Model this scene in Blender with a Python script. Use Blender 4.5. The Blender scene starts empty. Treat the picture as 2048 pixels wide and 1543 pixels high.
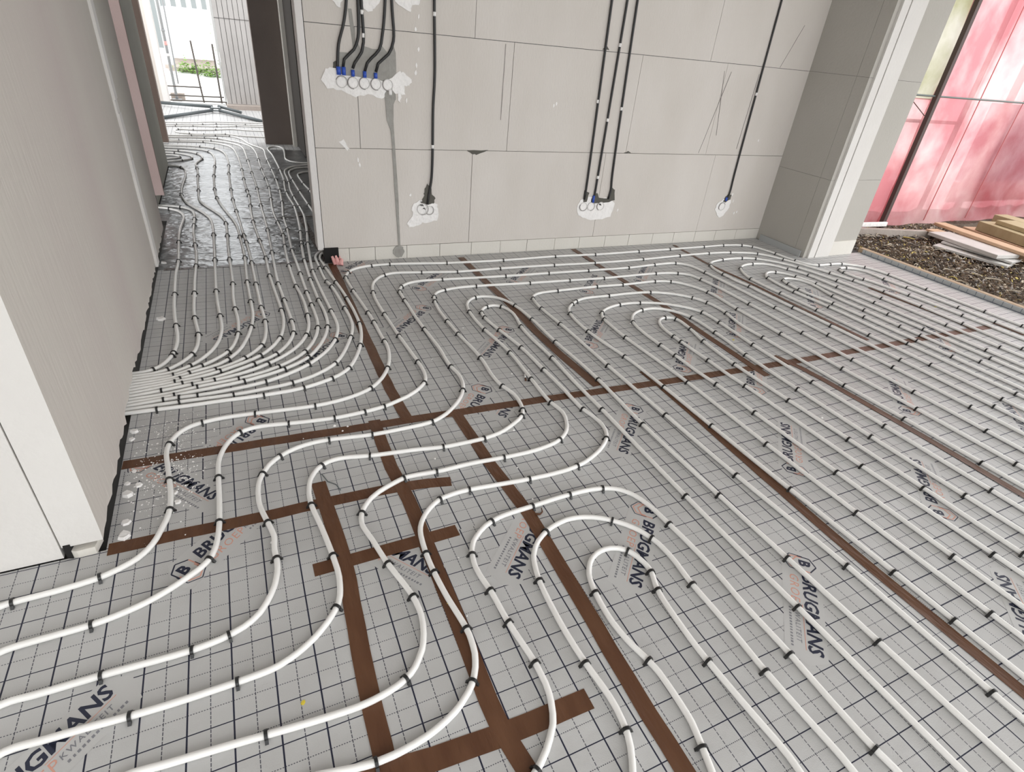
import bpy, bmesh, math, random
from mathutils import Vector, Matrix
random.seed(7)
C = bpy.context.scene.collection
S = bpy.context.scene
PI = math.pi

# ---------------------------------------------------------------- camera, light, exposure
cam_d = bpy.data.cameras.new('camera')
cam = bpy.data.objects.new('camera', cam_d); C.objects.link(cam)
cam_d.sensor_fit = 'HORIZONTAL'; cam_d.sensor_width = 36.0
cam_d.lens = 1119.933 / 2048 * 36.0
cam_d.clip_start = 0.02; cam_d.clip_end = 200
YAW, PITCH, ROLL, EYE = 0.479465, 0.554243, 0.101312, 1.44026
fwd = Vector((math.sin(YAW) * math.cos(PITCH), math.cos(YAW) * math.cos(PITCH), -math.sin(PITCH)))
rgt = Vector((math.cos(YAW), -math.sin(YAW), 0)); upv = rgt.cross(fwd)
r2 = rgt * math.cos(ROLL) + upv * math.sin(ROLL)
u2 = -rgt * math.sin(ROLL) + upv * math.cos(ROLL)
cam.matrix_world = Matrix(((r2.x, u2.x, -fwd.x, 0), (r2.y, u2.y, -fwd.y, 0), (r2.z, u2.z, -fwd.z, EYE), (0, 0, 0, 1)))
S.camera = cam
w = bpy.data.worlds.new('overcast_sky'); S.world = w; w.use_nodes = True
bg = w.node_tree.nodes['Background']; bg.inputs[0].default_value = (0.97, 0.985, 1.0, 1); bg.inputs[1].default_value = 2.6
S.view_settings.view_transform = 'Standard'; S.view_settings.look = 'None'
S.view_settings.gamma = 1.0; S.view_settings.use_curve_mapping = False
S.view_settings.exposure = 0.14
sun_d = bpy.data.lights.new('veiled_sun', 'SUN'); sun_d.energy = 0.5; sun_d.angle = math.radians(50); sun_d.color = (1, .97, .93)
sun = bpy.data.objects.new('veiled_sun', sun_d); C.objects.link(sun)
sun.rotation_euler = Vector((-.25, .75, -.62)).to_track_quat('-Z', 'Y').to_euler()

# ---------------------------------------------------------------- helpers
MATS = {}
def mat(name, col, rough=.6, metal=0.0, noise=0.0, nscale=8.0, bump=0.0, bscale=40.0, col2=None, spec=.5, detail=4.0, stretch=None):
    if name in MATS: return MATS[name]
    m = bpy.data.materials.new(name); m.use_nodes = True; nt = m.node_tree; b = nt.nodes['Principled BSDF']
    b.inputs['Base Color'].default_value = (*col, 1); b.inputs['Roughness'].default_value = rough
    b.inputs['Metallic'].default_value = metal; b.inputs['Specular IOR Level'].default_value = spec
    if noise or bump:
        tc = nt.nodes.new('ShaderNodeTexCoord'); mp = nt.nodes.new('ShaderNodeMapping')
        if stretch: mp.inputs['Scale'].default_value = stretch
        nt.links.new(tc.outputs['Object'], mp.inputs['Vector'])
    if noise:
        n = nt.nodes.new('ShaderNodeTexNoise'); n.inputs['Scale'].default_value = nscale; n.inputs['Detail'].default_value = detail
        nt.links.new(mp.outputs[0], n.inputs['Vector'])
        r = nt.nodes.new('ShaderNodeValToRGB'); r.color_ramp.elements[0].position = .5 - noise * .5; r.color_ramp.elements[1].position = .5 + noise * .5
        c2 = col2 or tuple(min(1, c * 1.12) for c in col)
        r.color_ramp.elements[0].color = (*col, 1); r.color_ramp.elements[1].color = (*c2, 1)
        nt.links.new(n.outputs['Fac'], r.inputs[0]); nt.links.new(r.outputs[0], b.inputs['Base Color'])
    if bump:
        n2 = nt.nodes.new('ShaderNodeTexNoise'); n2.inputs['Scale'].default_value = bscale; n2.inputs['Detail'].default_value = 3
        nt.links.new(mp.outputs[0], n2.inputs['Vector'])
        bp = nt.nodes.new('ShaderNodeBump'); bp.inputs['Strength'].default_value = bump; bp.inputs['Distance'].default_value = .02
        nt.links.new(n2.outputs['Fac'], bp.inputs['Height']); nt.links.new(bp.outputs[0], b.inputs['Normal'])
    MATS[name] = m; return m

def obj(name, bm, m, parent=None, smooth=False, loc=None, rotz=0):
    me = bpy.data.meshes.new(name); bm.normal_update(); bm.to_mesh(me); bm.free()
    for mm in (m if isinstance(m, (list, tuple)) else [m]): me.materials.append(mm)
    if smooth:
        for p in me.polygons: p.use_smooth = True
    o = bpy.data.objects.new(name, me); C.objects.link(o)
    if loc is not None: o.location = loc
    o.rotation_euler.z = rotz
    if parent: o.parent = parent
    return o
def tag(o, label, cat, group=None, kind=None):
    o['label'] = label; o['category'] = cat
    if group: o['group'] = group
    if kind: o['kind'] = kind
    return o
def struct(name, bm, m, label, cat, smooth=False):
    return tag(obj(name, bm, m, None, smooth), label, cat, None, 'structure')
def empty(name, loc=(0, 0, 0), rotz=0):
    o = bpy.data.objects.new(name, None); C.objects.link(o); o.location = loc; o.rotation_euler.z = rotz
    o.empty_display_size = .05; return o
def BM(): return bmesh.new()
def box(bm, x0, x1, y0, y1, z0, z1, mi=0):
    v = [bm.verts.new(p) for p in ((x0,y0,z0),(x1,y0,z0),(x1,y1,z0),(x0,y1,z0),(x0,y0,z1),(x1,y0,z1),(x1,y1,z1),(x0,y1,z1))]
    for f in ((3,2,1,0),(4,5,6,7),(0,1,5,4),(1,2,6,5),(2,3,7,6),(3,0,4,7)):
        bm.faces.new([v[i] for i in f]).material_index = mi
    return v
def obox(bm, a, b, wid, z0, z1, z0b=None, z1b=None, mi=0):
    """board from a to b (centre line, xy), width wid, bottom z0, top z1"""
    a = Vector(a); b = Vector(b); d = (b - a).normalized(); n = Vector((-d.y, d.x)) * wid / 2
    z0b = z0 if z0b is None else z0b; z1b = z1 if z1b is None else z1b
    P = [(a - n, z0), (b - n, z0b), (b + n, z0b), (a + n, z0), (a - n, z1), (b - n, z1b), (b + n, z1b), (a + n, z1)]
    v = [bm.verts.new((p.x, p.y, z)) for p, z in P]
    for f in ((3,2,1,0),(4,5,6,7),(0,1,5,4),(1,2,6,5),(2,3,7,6),(3,0,4,7)):
        bm.faces.new([v[i] for i in f]).material_index = mi
def tube(bm, pts, r, seg=10, mi=0, caps=True, r_end=None):
    pts = [Vector(p) for p in pts]; n = len(pts); rings = []
    prev = None
    for i, p in enumerate(pts):
        t = (pts[min(n - 1, i + 1)] - pts[max(0, i - 1)]).normalized()
        if prev is None:
            up = Vector((0, 0, 1)) if abs(t.z) < .9 else Vector((1, 0, 0)); a = t.cross(up).normalized()
        else:
            a = (prev - t * prev.dot(t)).normalized()
        prev = a; b = a.cross(t).normalized()
        rr = r if r_end is None else r + (r_end - r) * i / (n - 1)
        rings.append([bm.verts.new(p + (a * math.cos(2 * PI * k / seg) + b * math.sin(2 * PI * k / seg)) * rr) for k in range(seg)])
    for i in range(n - 1):
        for k in range(seg):
            bm.faces.new((rings[i][k], rings[i][(k + 1) % seg], rings[i + 1][(k + 1) % seg], rings[i + 1][k])).material_index = mi
    if caps:
        bm.faces.new(rings[0][::-1]).material_index = mi; bm.faces.new(rings[-1]).material_index = mi
def prism(bm, poly, z0, z1, mi=0):
    lo = [bm.verts.new((x, y, z0)) for x, y in poly]; hi = [bm.verts.new((x, y, z1)) for x, y in poly]; n = len(poly)
    bm.faces.new(lo[::-1]).material_index = mi; bm.faces.new(hi).material_index = mi
    for i in range(n): bm.faces.new((lo[i], lo[(i + 1) % n], hi[(i + 1) % n], hi[i])).material_index = mi
def spline(P, step):
    """smooth curve through 2D points, evenly resampled"""
    P = [Vector(p) for p in P]
    Q = [2 * P[0] - P[1]] + P + [2 * P[-1] - P[-2]]; out = []
    for i in range(1, len(Q) - 2):
        p0, p1, p2, p3 = Q[i - 1:i + 3]
        t1 = max(1e-4, (p1 - p0).length) ** .5; t2 = t1 + max(1e-4, (p2 - p1).length) ** .5; t3 = t2 + max(1e-4, (p3 - p2).length) ** .5
        n = max(1, int((p2 - p1).length / step))
        for k in range(n):
            t = t1 + (t2 - t1) * k / n
            A1 = p0 * ((t1 - t) / t1) + p1 * (t / t1)
            A2 = p1 * ((t2 - t) / (t2 - t1)) + p2 * ((t - t1) / (t2 - t1))
            A3 = p2 * ((t3 - t) / (t3 - t2)) + p3 * ((t - t2) / (t3 - t2))
            B1 = A1 * ((t2 - t) / t2) + A2 * (t / t2)
            B2 = A2 * ((t3 - t) / (t3 - t1)) + A3 * ((t - t1) / (t3 - t1))
            out.append(B1 * ((t2 - t) / (t2 - t1)) + B2 * ((t - t1) / (t2 - t1)))
    out.append(P[-1]); return out

# ---------------------------------------------------------------- traced layout, in metres on the floor
PIPE_PATHS = {
 'P1': [(-1.600,0.950),(-1.524,0.975),(-1.342,1.031),(-1.266,1.056),(-1.220,1.074),(-1.183,1.089),(-1.146,1.106),(-1.111,1.124),(-1.085,1.140),(-1.060,1.156),(-1.036,1.174),(-1.005,1.200),(-0.946,1.253),(-0.816,1.378),(-0.786,1.404),(-0.769,1.414),(-0.760,1.417),(-0.741,1.421),(-0.622,1.426),(-0.572,1.431),(-0.542,1.435),(-0.514,1.443),(-0.486,1.454),(-0.459,1.468),(-0.443,1.479),(-0.436,1.486),(-0.429,1.493),(-0.417,1.508),(-0.407,1.525),(-0.398,1.544),(-0.383,1.591),(-0.374,1.620),(-0.370,1.639),(-0.366,1.669),(-0.365,1.709),(-0.367,1.759),(-0.379,1.878),(-0.387,1.947),(-0.390,1.977),(-0.390,2.007),(-0.386,2.037),(-0.381,2.056),(-0.374,2.074),(-0.360,2.101),(-0.348,2.116),(-0.341,2.123),(-0.326,2.136),(-0.318,2.141),(-0.310,2.146),(-0.291,2.153),(-0.262,2.160),(-0.223,2.166),(-0.183,2.168),(-0.153,2.168),(-0.123,2.167),(0.136,2.150),(0.186,2.151),(0.216,2.153),(0.246,2.157),(0.285,2.164),(0.314,2.172),(0.352,2.185),(0.379,2.197),(0.406,2.211),(0.422,2.222),(0.445,2.241),(0.466,2.263),(0.491,2.294),(0.512,2.327),(0.531,2.362),(0.547,2.399),(0.561,2.437),(0.574,2.485),(0.586,2.544),(0.592,2.593),(0.594,2.633),(0.590,2.723),(0.590,2.883),(0.588,2.973),(0.582,3.093),(0.565,3.362),(0.559,3.502),(0.558,3.542),(0.559,3.572),(0.562,3.602),(0.566,3.621),(0.572,3.640),(0.579,3.658),(0.588,3.676),(0.599,3.692),(0.611,3.708),(0.625,3.722),(0.640,3.734),(0.656,3.745),(0.674,3.754),(0.692,3.762),(0.711,3.768),(0.730,3.773),(0.750,3.777),(0.779,3.781),(0.839,3.785),(0.899,3.785),(0.959,3.780),(1.028,3.771),(1.236,3.740),(1.315,3.731),(1.435,3.722),(1.575,3.714),(1.705,3.710),(1.805,3.709),(1.885,3.709),(2.095,3.714),(2.195,3.714),(2.295,3.709),(2.514,3.695),(2.584,3.692),(2.664,3.691),(3.284,3.694),(3.674,3.695),(3.744,3.696),(3.844,3.699),(3.894,3.700),(3.934,3.698),(3.984,3.694),(4.024,3.689),(4.063,3.683),(4.092,3.676),(4.111,3.670),(4.138,3.658),(4.156,3.649),(4.179,3.631),(4.200,3.610),(4.217,3.586),(4.226,3.568),(4.234,3.550),(4.250,3.503),(4.274,3.416),(4.284,3.367),(4.302,3.269),(4.309,3.240),(4.315,3.221),(4.325,3.193),(4.337,3.166),(4.353,3.140),(4.372,3.118),(4.387,3.105),(4.403,3.095),(4.421,3.087),(4.449,3.079),(4.469,3.076),(4.489,3.075),(4.579,3.076),(4.619,3.074),(4.648,3.072),(4.678,3.068),(4.697,3.063),(4.716,3.058),(4.735,3.050),(4.762,3.037),(4.796,3.017),(4.820,2.999),(4.842,2.979),(4.862,2.957),(4.873,2.941),(4.887,2.915),(4.898,2.887),(4.908,2.848),(4.919,2.789),(4.925,2.740),(4.928,2.690),(4.929,2.640),(4.928,2.510),(4.928,2.440),(4.932,2.330),(4.942,2.070),(4.946,1.960),(4.960,1.200)],
 'P2': [(-1.600,0.750),(-1.524,0.775),(-1.342,0.830),(-1.266,0.855),(-1.219,0.873),(-1.182,0.888),(-1.146,0.905),(-1.111,0.924),(-1.085,0.940),(-1.061,0.957),(-1.029,0.981),(-0.998,1.007),(-0.961,1.041),(-0.925,1.076),(-0.813,1.190),(-0.777,1.225),(-0.755,1.244),(-0.738,1.256),(-0.730,1.260),(-0.711,1.265),(-0.692,1.267),(-0.572,1.270),(-0.532,1.272),(-0.483,1.279),(-0.444,1.288),(-0.406,1.300),(-0.387,1.308),(-0.360,1.321),(-0.334,1.336),(-0.309,1.352),(-0.284,1.369),(-0.269,1.381),(-0.255,1.396),(-0.249,1.404),(-0.244,1.412),(-0.237,1.430),(-0.231,1.449),(-0.227,1.469),(-0.222,1.508),(-0.219,1.548),(-0.217,1.658),(-0.218,1.838),(-0.216,1.878),(-0.211,1.908),(-0.206,1.927),(-0.197,1.956),(-0.189,1.974),(-0.180,1.992),(-0.170,2.009),(-0.158,2.024),(-0.144,2.038),(-0.136,2.044),(-0.119,2.053),(-0.100,2.059),(-0.081,2.062),(-0.061,2.063),(-0.021,2.060),(0.058,2.049),(0.128,2.041),(0.168,2.038),(0.208,2.035),(0.258,2.035),(0.308,2.038),(0.357,2.043),(0.407,2.050),(0.446,2.058),(0.474,2.068),(0.521,2.087),(0.566,2.108),(0.591,2.124),(0.616,2.141),(0.638,2.161),(0.659,2.182),(0.671,2.198),(0.681,2.214),(0.685,2.223),(0.691,2.242),(0.695,2.262),(0.698,2.281),(0.700,2.301),(0.701,2.331),(0.700,2.381),(0.686,2.611),(0.679,2.751),(0.673,2.921),(0.668,3.111),(0.668,3.181),(0.670,3.241),(0.675,3.291),(0.684,3.360),(0.694,3.409),(0.703,3.438),(0.710,3.456),(0.722,3.484),(0.732,3.501),(0.748,3.526),(0.760,3.542),(0.774,3.557),(0.788,3.570),(0.804,3.582),(0.820,3.592),(0.838,3.601),(0.857,3.607),(0.876,3.610),(0.895,3.612),(0.925,3.612),(0.955,3.608),(1.231,3.562),(1.291,3.554),(1.341,3.550),(1.381,3.548),(1.431,3.548),(1.581,3.551),(1.641,3.551),(1.801,3.547),(2.091,3.536),(2.351,3.520),(2.461,3.515),(2.561,3.513),(2.661,3.512),(2.771,3.512),(2.881,3.514),(3.001,3.518),(3.261,3.531),(3.451,3.536),(3.571,3.536),(3.691,3.532),(3.751,3.528),(3.810,3.521),(3.879,3.508),(3.948,3.494),(3.987,3.483),(4.024,3.471),(4.043,3.463),(4.060,3.454),(4.086,3.438),(4.109,3.420),(4.130,3.399),(4.149,3.376),(4.167,3.351),(4.193,3.309),(4.229,3.249),(4.252,3.205),(4.274,3.160),(4.303,3.096),(4.330,3.031),(4.351,2.975),(4.401,2.833),(4.414,2.795),(4.425,2.757),(4.435,2.718),(4.442,2.679),(4.448,2.639),(4.455,2.590),(4.471,2.430),(4.480,2.311),(4.487,2.181),(4.491,2.021),(4.495,1.500),(4.499,1.340),(4.510,1.000)],
 'P3': [(-1.600,0.560),(-1.514,0.586),(-1.331,0.637),(-1.264,0.658),(-1.217,0.675),(-1.171,0.694),(-1.135,0.711),(-1.100,0.731),(-1.075,0.747),(-1.050,0.765),(-1.019,0.790),(-0.990,0.817),(-0.926,0.880),(-0.803,1.012),(-0.761,1.055),(-0.738,1.075),(-0.723,1.088),(-0.706,1.098),(-0.698,1.102),(-0.689,1.105),(-0.670,1.108),(-0.621,1.105),(-0.480,1.104),(-0.320,1.099),(-0.280,1.100),(-0.241,1.104),(-0.221,1.107),(-0.202,1.112),(-0.183,1.118),(-0.164,1.125),(-0.147,1.135),(-0.139,1.141),(-0.124,1.154),(-0.112,1.169),(-0.101,1.186),(-0.092,1.203),(-0.079,1.231),(-0.073,1.250),(-0.066,1.279),(-0.063,1.298),(-0.062,1.328),(-0.065,1.378),(-0.062,1.416),(-0.061,1.436),(-0.066,1.465),(-0.090,1.573),(-0.095,1.612),(-0.095,1.632),(-0.095,1.662),(-0.092,1.692),(-0.089,1.712),(-0.084,1.731),(-0.073,1.759),(-0.059,1.785),(-0.049,1.802),(-0.036,1.817),(-0.022,1.831),(-0.006,1.843),(0.010,1.854),(0.037,1.868),(0.065,1.879),(0.094,1.886),(0.113,1.889),(0.133,1.891),(0.163,1.891),(0.193,1.890),(0.322,1.875),(0.372,1.872),(0.412,1.872),(0.522,1.875),(0.562,1.877),(0.592,1.881),(0.611,1.885),(0.630,1.891),(0.648,1.899),(0.674,1.914),(0.691,1.925),(0.714,1.944),(0.729,1.957),(0.750,1.978),(0.777,2.008),(0.795,2.032),(0.811,2.057),(0.825,2.084),(0.837,2.111),(0.846,2.140),(0.851,2.169),(0.855,2.199),(0.855,2.219),(0.854,2.239),(0.844,2.308),(0.842,2.338),(0.842,2.378),(0.847,2.478),(0.847,2.528),(0.845,2.588),(0.838,2.758),(0.834,2.918),(0.835,2.998),(0.837,3.148),(0.838,3.238),(0.840,3.278),(0.845,3.307),(0.854,3.335),(0.863,3.353),(0.868,3.361),(0.873,3.369),(0.886,3.383),(0.901,3.396),(0.917,3.408),(0.943,3.421),(0.962,3.428),(0.981,3.433),(1.001,3.436),(1.020,3.438),(1.060,3.439),(1.110,3.437),(1.480,3.411),(1.639,3.402),(1.739,3.398),(1.989,3.391),(2.249,3.380),(2.549,3.370),(2.629,3.369),(2.689,3.370),(2.749,3.373),(2.909,3.385),(3.019,3.390),(3.069,3.390),(3.089,3.389),(3.108,3.385),(3.127,3.380),(3.145,3.373),(3.162,3.363),(3.178,3.352),(3.192,3.338),(3.199,3.331),(3.209,3.315),(3.218,3.297),(3.224,3.279),(3.229,3.249),(3.235,3.200),(3.241,3.130),(3.250,2.990),(3.263,2.680),(3.283,2.050),(3.288,1.940),(3.302,1.670),(3.308,1.520),(3.320,1.080),(3.335,0.500)],
 'P4': [(-1.600,0.390),(-1.514,0.415),(-1.330,0.463),(-1.262,0.483),(-1.215,0.500),(-1.169,0.519),(-1.133,0.537),(-1.099,0.557),(-1.074,0.573),(-1.050,0.591),(-1.019,0.617),(-0.990,0.645),(-0.955,0.680),(-0.914,0.724),(-0.782,0.875),(-0.742,0.919),(-0.721,0.940),(-0.698,0.960),(-0.682,0.971),(-0.664,0.979),(-0.655,0.982),(-0.636,0.984),(-0.587,0.980),(-0.507,0.976),(-0.407,0.969),(-0.327,0.966),(-0.237,0.966),(-0.127,0.969),(-0.107,0.971),(-0.088,0.975),(-0.060,0.985),(-0.042,0.993),(-0.024,1.003),(0.009,1.025),(0.024,1.038),(0.046,1.059),(0.059,1.074),(0.071,1.089),(0.082,1.106),(0.086,1.115),(0.093,1.134),(0.097,1.153),(0.100,1.173),(0.103,1.203),(0.103,1.233),(0.101,1.262),(0.098,1.302),(0.086,1.412),(0.069,1.531),(0.067,1.570),(0.068,1.600),(0.072,1.630),(0.076,1.650),(0.081,1.669),(0.089,1.687),(0.099,1.704),(0.110,1.720),(0.124,1.734),(0.140,1.746),(0.157,1.754),(0.176,1.759),(0.196,1.761),(0.216,1.760),(0.245,1.756),(0.304,1.744),(0.334,1.739),(0.383,1.733),(0.483,1.723),(0.572,1.709),(0.601,1.705),(0.621,1.703),(0.651,1.703),(0.741,1.704),(0.771,1.705),(0.801,1.709),(0.830,1.714),(0.859,1.722),(0.887,1.733),(0.914,1.747),(0.957,1.772),(0.990,1.795),(1.004,1.808),(1.011,1.816),(1.021,1.832),(1.025,1.841),(1.032,1.859),(1.037,1.879),(1.041,1.898),(1.044,1.928),(1.045,1.948),(1.044,1.978),(1.041,1.997),(1.036,2.017),(1.021,2.064),(1.017,2.083),(1.014,2.103),(1.013,2.133),(1.013,2.193),(1.022,2.323),(1.022,2.383),(1.017,2.473),(1.004,2.612),(1.000,2.672),(0.997,2.762),(0.995,2.902),(0.995,2.952),(0.999,3.002),(1.004,3.052),(1.013,3.101),(1.019,3.130),(1.024,3.150),(1.030,3.168),(1.038,3.186),(1.048,3.203),(1.060,3.218),(1.067,3.225),(1.083,3.236),(1.100,3.245),(1.118,3.252),(1.137,3.258),(1.167,3.265),(1.196,3.270),(1.226,3.274),(1.256,3.276),(1.286,3.276),(1.346,3.275),(1.425,3.271),(1.685,3.251),(1.785,3.244),(2.064,3.230),(2.294,3.217),(2.354,3.215),(2.404,3.214),(2.724,3.218),(2.774,3.217),(2.824,3.213),(2.874,3.208),(2.914,3.203),(2.953,3.194),(2.981,3.185),(3.008,3.173),(3.033,3.157),(3.048,3.145),(3.055,3.138),(3.067,3.123),(3.076,3.106),(3.080,3.097),(3.085,3.078),(3.090,3.049),(3.098,2.999),(3.107,2.930),(3.113,2.870),(3.118,2.810),(3.120,2.750),(3.126,2.520),(3.128,2.140),(3.132,1.870),(3.136,1.700),(3.148,1.370),(3.156,0.970),(3.170,0.400)],
 'P5': [(-1.600,0.080),(-1.552,0.095),(-1.494,0.111),(-1.281,0.167),(-1.195,0.193),(-1.139,0.213),(-1.084,0.236),(-1.039,0.259),(-0.996,0.284),(-0.962,0.306),(-0.923,0.336),(-0.885,0.369),(-0.848,0.403),(-0.798,0.452),(-0.750,0.503),(-0.569,0.703),(-0.514,0.761),(-0.485,0.789),(-0.462,0.808),(-0.446,0.820),(-0.428,0.828),(-0.419,0.831),(-0.400,0.832),(-0.341,0.826),(-0.212,0.816),(-0.042,0.801),(0.018,0.797),(0.078,0.795),(0.118,0.798),(0.157,0.805),(0.176,0.810),(0.195,0.817),(0.212,0.826),(0.221,0.831),(0.236,0.844),(0.249,0.859),(0.266,0.883),(0.275,0.901),(0.285,0.929),(0.292,0.958),(0.296,0.988),(0.296,1.008),(0.294,1.037),(0.289,1.067),(0.282,1.096),(0.257,1.182),(0.247,1.221),(0.227,1.319),(0.213,1.378),(0.211,1.397),(0.212,1.407),(0.215,1.426),(0.221,1.445),(0.230,1.463),(0.241,1.479),(0.254,1.494),(0.268,1.508),(0.284,1.520),(0.301,1.531),(0.327,1.544),(0.383,1.567),(0.402,1.573),(0.421,1.576),(0.451,1.575),(0.500,1.571),(0.530,1.569),(0.560,1.569),(0.670,1.572),(0.800,1.566),(0.870,1.564),(0.930,1.565),(0.980,1.570),(1.010,1.575),(1.029,1.579),(1.048,1.584),(1.067,1.591),(1.085,1.599),(1.102,1.609),(1.118,1.621),(1.133,1.634),(1.152,1.657),(1.163,1.674),(1.172,1.692),(1.183,1.719),(1.190,1.738),(1.194,1.757),(1.197,1.777),(1.197,1.787),(1.195,1.806),(1.183,1.865),(1.181,1.885),(1.180,1.915),(1.181,1.965),(1.195,2.274),(1.196,2.324),(1.195,2.374),(1.193,2.414),(1.189,2.464),(1.168,2.643),(1.164,2.703),(1.162,2.753),(1.162,2.793),(1.164,2.843),(1.168,2.893),(1.173,2.932),(1.180,2.972),(1.188,3.000),(1.197,3.018),(1.206,3.035),(1.225,3.058),(1.239,3.072),(1.246,3.078),(1.263,3.089),(1.271,3.093),(1.290,3.099),(1.299,3.101),(1.309,3.102),(1.328,3.102),(1.347,3.098),(1.366,3.093),(1.384,3.084),(1.400,3.074),(1.415,3.061),(1.428,3.047),(1.440,3.031),(1.450,3.014),(1.458,2.996),(1.468,2.968),(1.474,2.948),(1.481,2.919),(1.489,2.870),(1.495,2.800),(1.498,2.730),(1.500,2.670),(1.498,2.490),(1.499,2.420),(1.501,2.360),(1.512,2.190),(1.515,2.100),(1.517,2.020),(1.516,1.910),(1.508,1.710),(1.506,1.630),(1.505,1.550),(1.506,1.450),(1.522,0.780),(1.534,0.380),(1.545,-0.300)],
 'P6': [(-1.200,-0.080),(-1.152,-0.065),(-1.094,-0.049),(-0.881,0.005),(-0.833,0.019),(-0.786,0.034),(-0.729,0.055),(-0.684,0.075),(-0.639,0.098),(-0.596,0.123),(-0.564,0.146),(-0.525,0.178),(-0.488,0.212),(-0.453,0.248),(-0.412,0.292),(-0.366,0.344),(-0.207,0.537),(-0.155,0.598),(-0.128,0.627),(-0.106,0.648),(-0.090,0.660),(-0.074,0.670),(-0.065,0.674),(-0.056,0.676),(-0.046,0.678),(-0.037,0.678),(-0.018,0.674),(0.041,0.662),(0.080,0.656),(0.100,0.655),(0.130,0.655),(0.180,0.660),(0.209,0.665),(0.229,0.670),(0.267,0.683),(0.294,0.695),(0.311,0.705),(0.327,0.717),(0.343,0.729),(0.357,0.743),(0.369,0.759),(0.374,0.767),(0.384,0.785),(0.391,0.803),(0.397,0.822),(0.400,0.842),(0.402,0.861),(0.403,0.881),(0.401,0.911),(0.385,1.020),(0.381,1.060),(0.377,1.110),(0.375,1.160),(0.375,1.200),(0.378,1.250),(0.381,1.279),(0.385,1.299),(0.391,1.317),(0.400,1.335),(0.411,1.352),(0.423,1.367),(0.437,1.382),(0.452,1.395),(0.468,1.407),(0.485,1.417),(0.494,1.421),(0.513,1.427),(0.542,1.432),(0.582,1.435),(0.612,1.435),(0.642,1.433),(0.821,1.417),(0.901,1.413),(0.941,1.412),(0.981,1.413),(1.021,1.415),(1.051,1.419),(1.080,1.425),(1.118,1.436),(1.146,1.448),(1.182,1.465),(1.217,1.485),(1.241,1.502),(1.264,1.521),(1.285,1.542),(1.291,1.550),(1.302,1.567),(1.314,1.594),(1.321,1.623),(1.323,1.643),(1.323,1.663),(1.321,1.682),(1.318,1.702),(1.303,1.770),(1.299,1.810),(1.298,1.980),(1.290,2.170),(1.285,2.310),(1.281,2.390),(1.276,2.439),(1.268,2.499),(1.239,2.687),(1.233,2.726),(1.229,2.776),(1.229,2.826),(1.232,2.855),(1.236,2.874),(1.243,2.892),(1.248,2.901),(1.259,2.916),(1.273,2.929),(1.281,2.935),(1.298,2.945),(1.316,2.951),(1.326,2.953),(1.344,2.954),(1.353,2.953),(1.362,2.950),(1.370,2.946),(1.377,2.941),(1.384,2.935),(1.396,2.920),(1.405,2.903),(1.414,2.875),(1.419,2.846),(1.421,2.826),(1.420,2.796),(1.416,2.767),(1.411,2.737),(1.397,2.669),(1.391,2.629),(1.386,2.579),(1.384,2.520),(1.385,2.470),(1.392,2.320),(1.393,2.250),(1.392,2.190),(1.387,2.040),(1.386,1.980),(1.388,1.710),(1.384,1.280),(1.384,1.100),(1.386,0.950),(1.394,0.600),(1.410,-0.400)],
 'Pa': [(1.710,-0.400),(1.700,0.170),(1.700,0.280),(1.700,0.520),(1.699,0.640),(1.692,0.790),(1.673,1.110),(1.666,1.270),(1.647,2.040),(1.646,2.150),(1.645,2.360),(1.643,2.520),(1.639,2.630),(1.632,2.780),(1.630,2.840),(1.631,2.890),(1.634,2.930),(1.638,2.959),(1.644,2.988),(1.651,3.006),(1.656,3.015),(1.667,3.031),(1.680,3.044),(1.696,3.054),(1.714,3.062),(1.733,3.068),(1.752,3.072),(1.782,3.075),(2.082,3.083),(2.152,3.084),(2.212,3.083),(2.262,3.081),(2.362,3.075),(2.412,3.073),(2.472,3.073),(2.642,3.079),(2.672,3.079),(2.702,3.076),(2.741,3.070),(2.780,3.060),(2.798,3.053),(2.816,3.045),(2.841,3.029),(2.864,3.010),(2.877,2.996),(2.890,2.980),(2.912,2.947),(2.936,2.903),(2.951,2.866),(2.963,2.828),(2.968,2.809),(2.971,2.789),(2.974,2.750),(2.973,2.700),(2.966,2.580),(2.965,2.520),(2.968,1.860),(2.969,1.720),(2.973,1.580),(2.988,1.240),(3.001,0.750),(3.020,0.300)],
 'Pb': [(1.850,-0.300),(1.841,0.380),(1.820,1.140),(1.814,1.481),(1.811,1.771),(1.807,1.941),(1.802,2.061),(1.795,2.151),(1.790,2.200),(1.772,2.319),(1.761,2.418),(1.757,2.488),(1.756,2.558),(1.759,2.618),(1.765,2.678),(1.771,2.707),(1.775,2.727),(1.781,2.746),(1.788,2.764),(1.797,2.782),(1.807,2.799),(1.819,2.815),(1.833,2.829),(1.862,2.855),(1.887,2.873),(1.903,2.884),(1.921,2.894),(1.939,2.902),(1.967,2.912),(1.986,2.917),(2.006,2.920),(2.046,2.923),(2.086,2.923),(2.186,2.919),(2.316,2.922),(2.376,2.920),(2.425,2.918),(2.465,2.914),(2.495,2.910),(2.524,2.904),(2.544,2.899),(2.572,2.890),(2.591,2.883),(2.618,2.871),(2.636,2.862),(2.662,2.847),(2.688,2.831),(2.712,2.813),(2.734,2.794),(2.749,2.780),(2.762,2.765),(2.775,2.750),(2.787,2.734),(2.797,2.717),(2.806,2.699),(2.818,2.672),(2.829,2.634),(2.837,2.594),(2.840,2.555),(2.840,2.525),(2.837,2.495),(2.832,2.466),(2.808,2.368),(2.800,2.329),(2.796,2.300),(2.795,2.260),(2.796,2.230),(2.802,2.150),(2.803,2.100),(2.805,1.800),(2.807,1.660),(2.809,1.560),(2.813,1.480),(2.826,1.260),(2.831,1.150),(2.860,0.300)],
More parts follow.
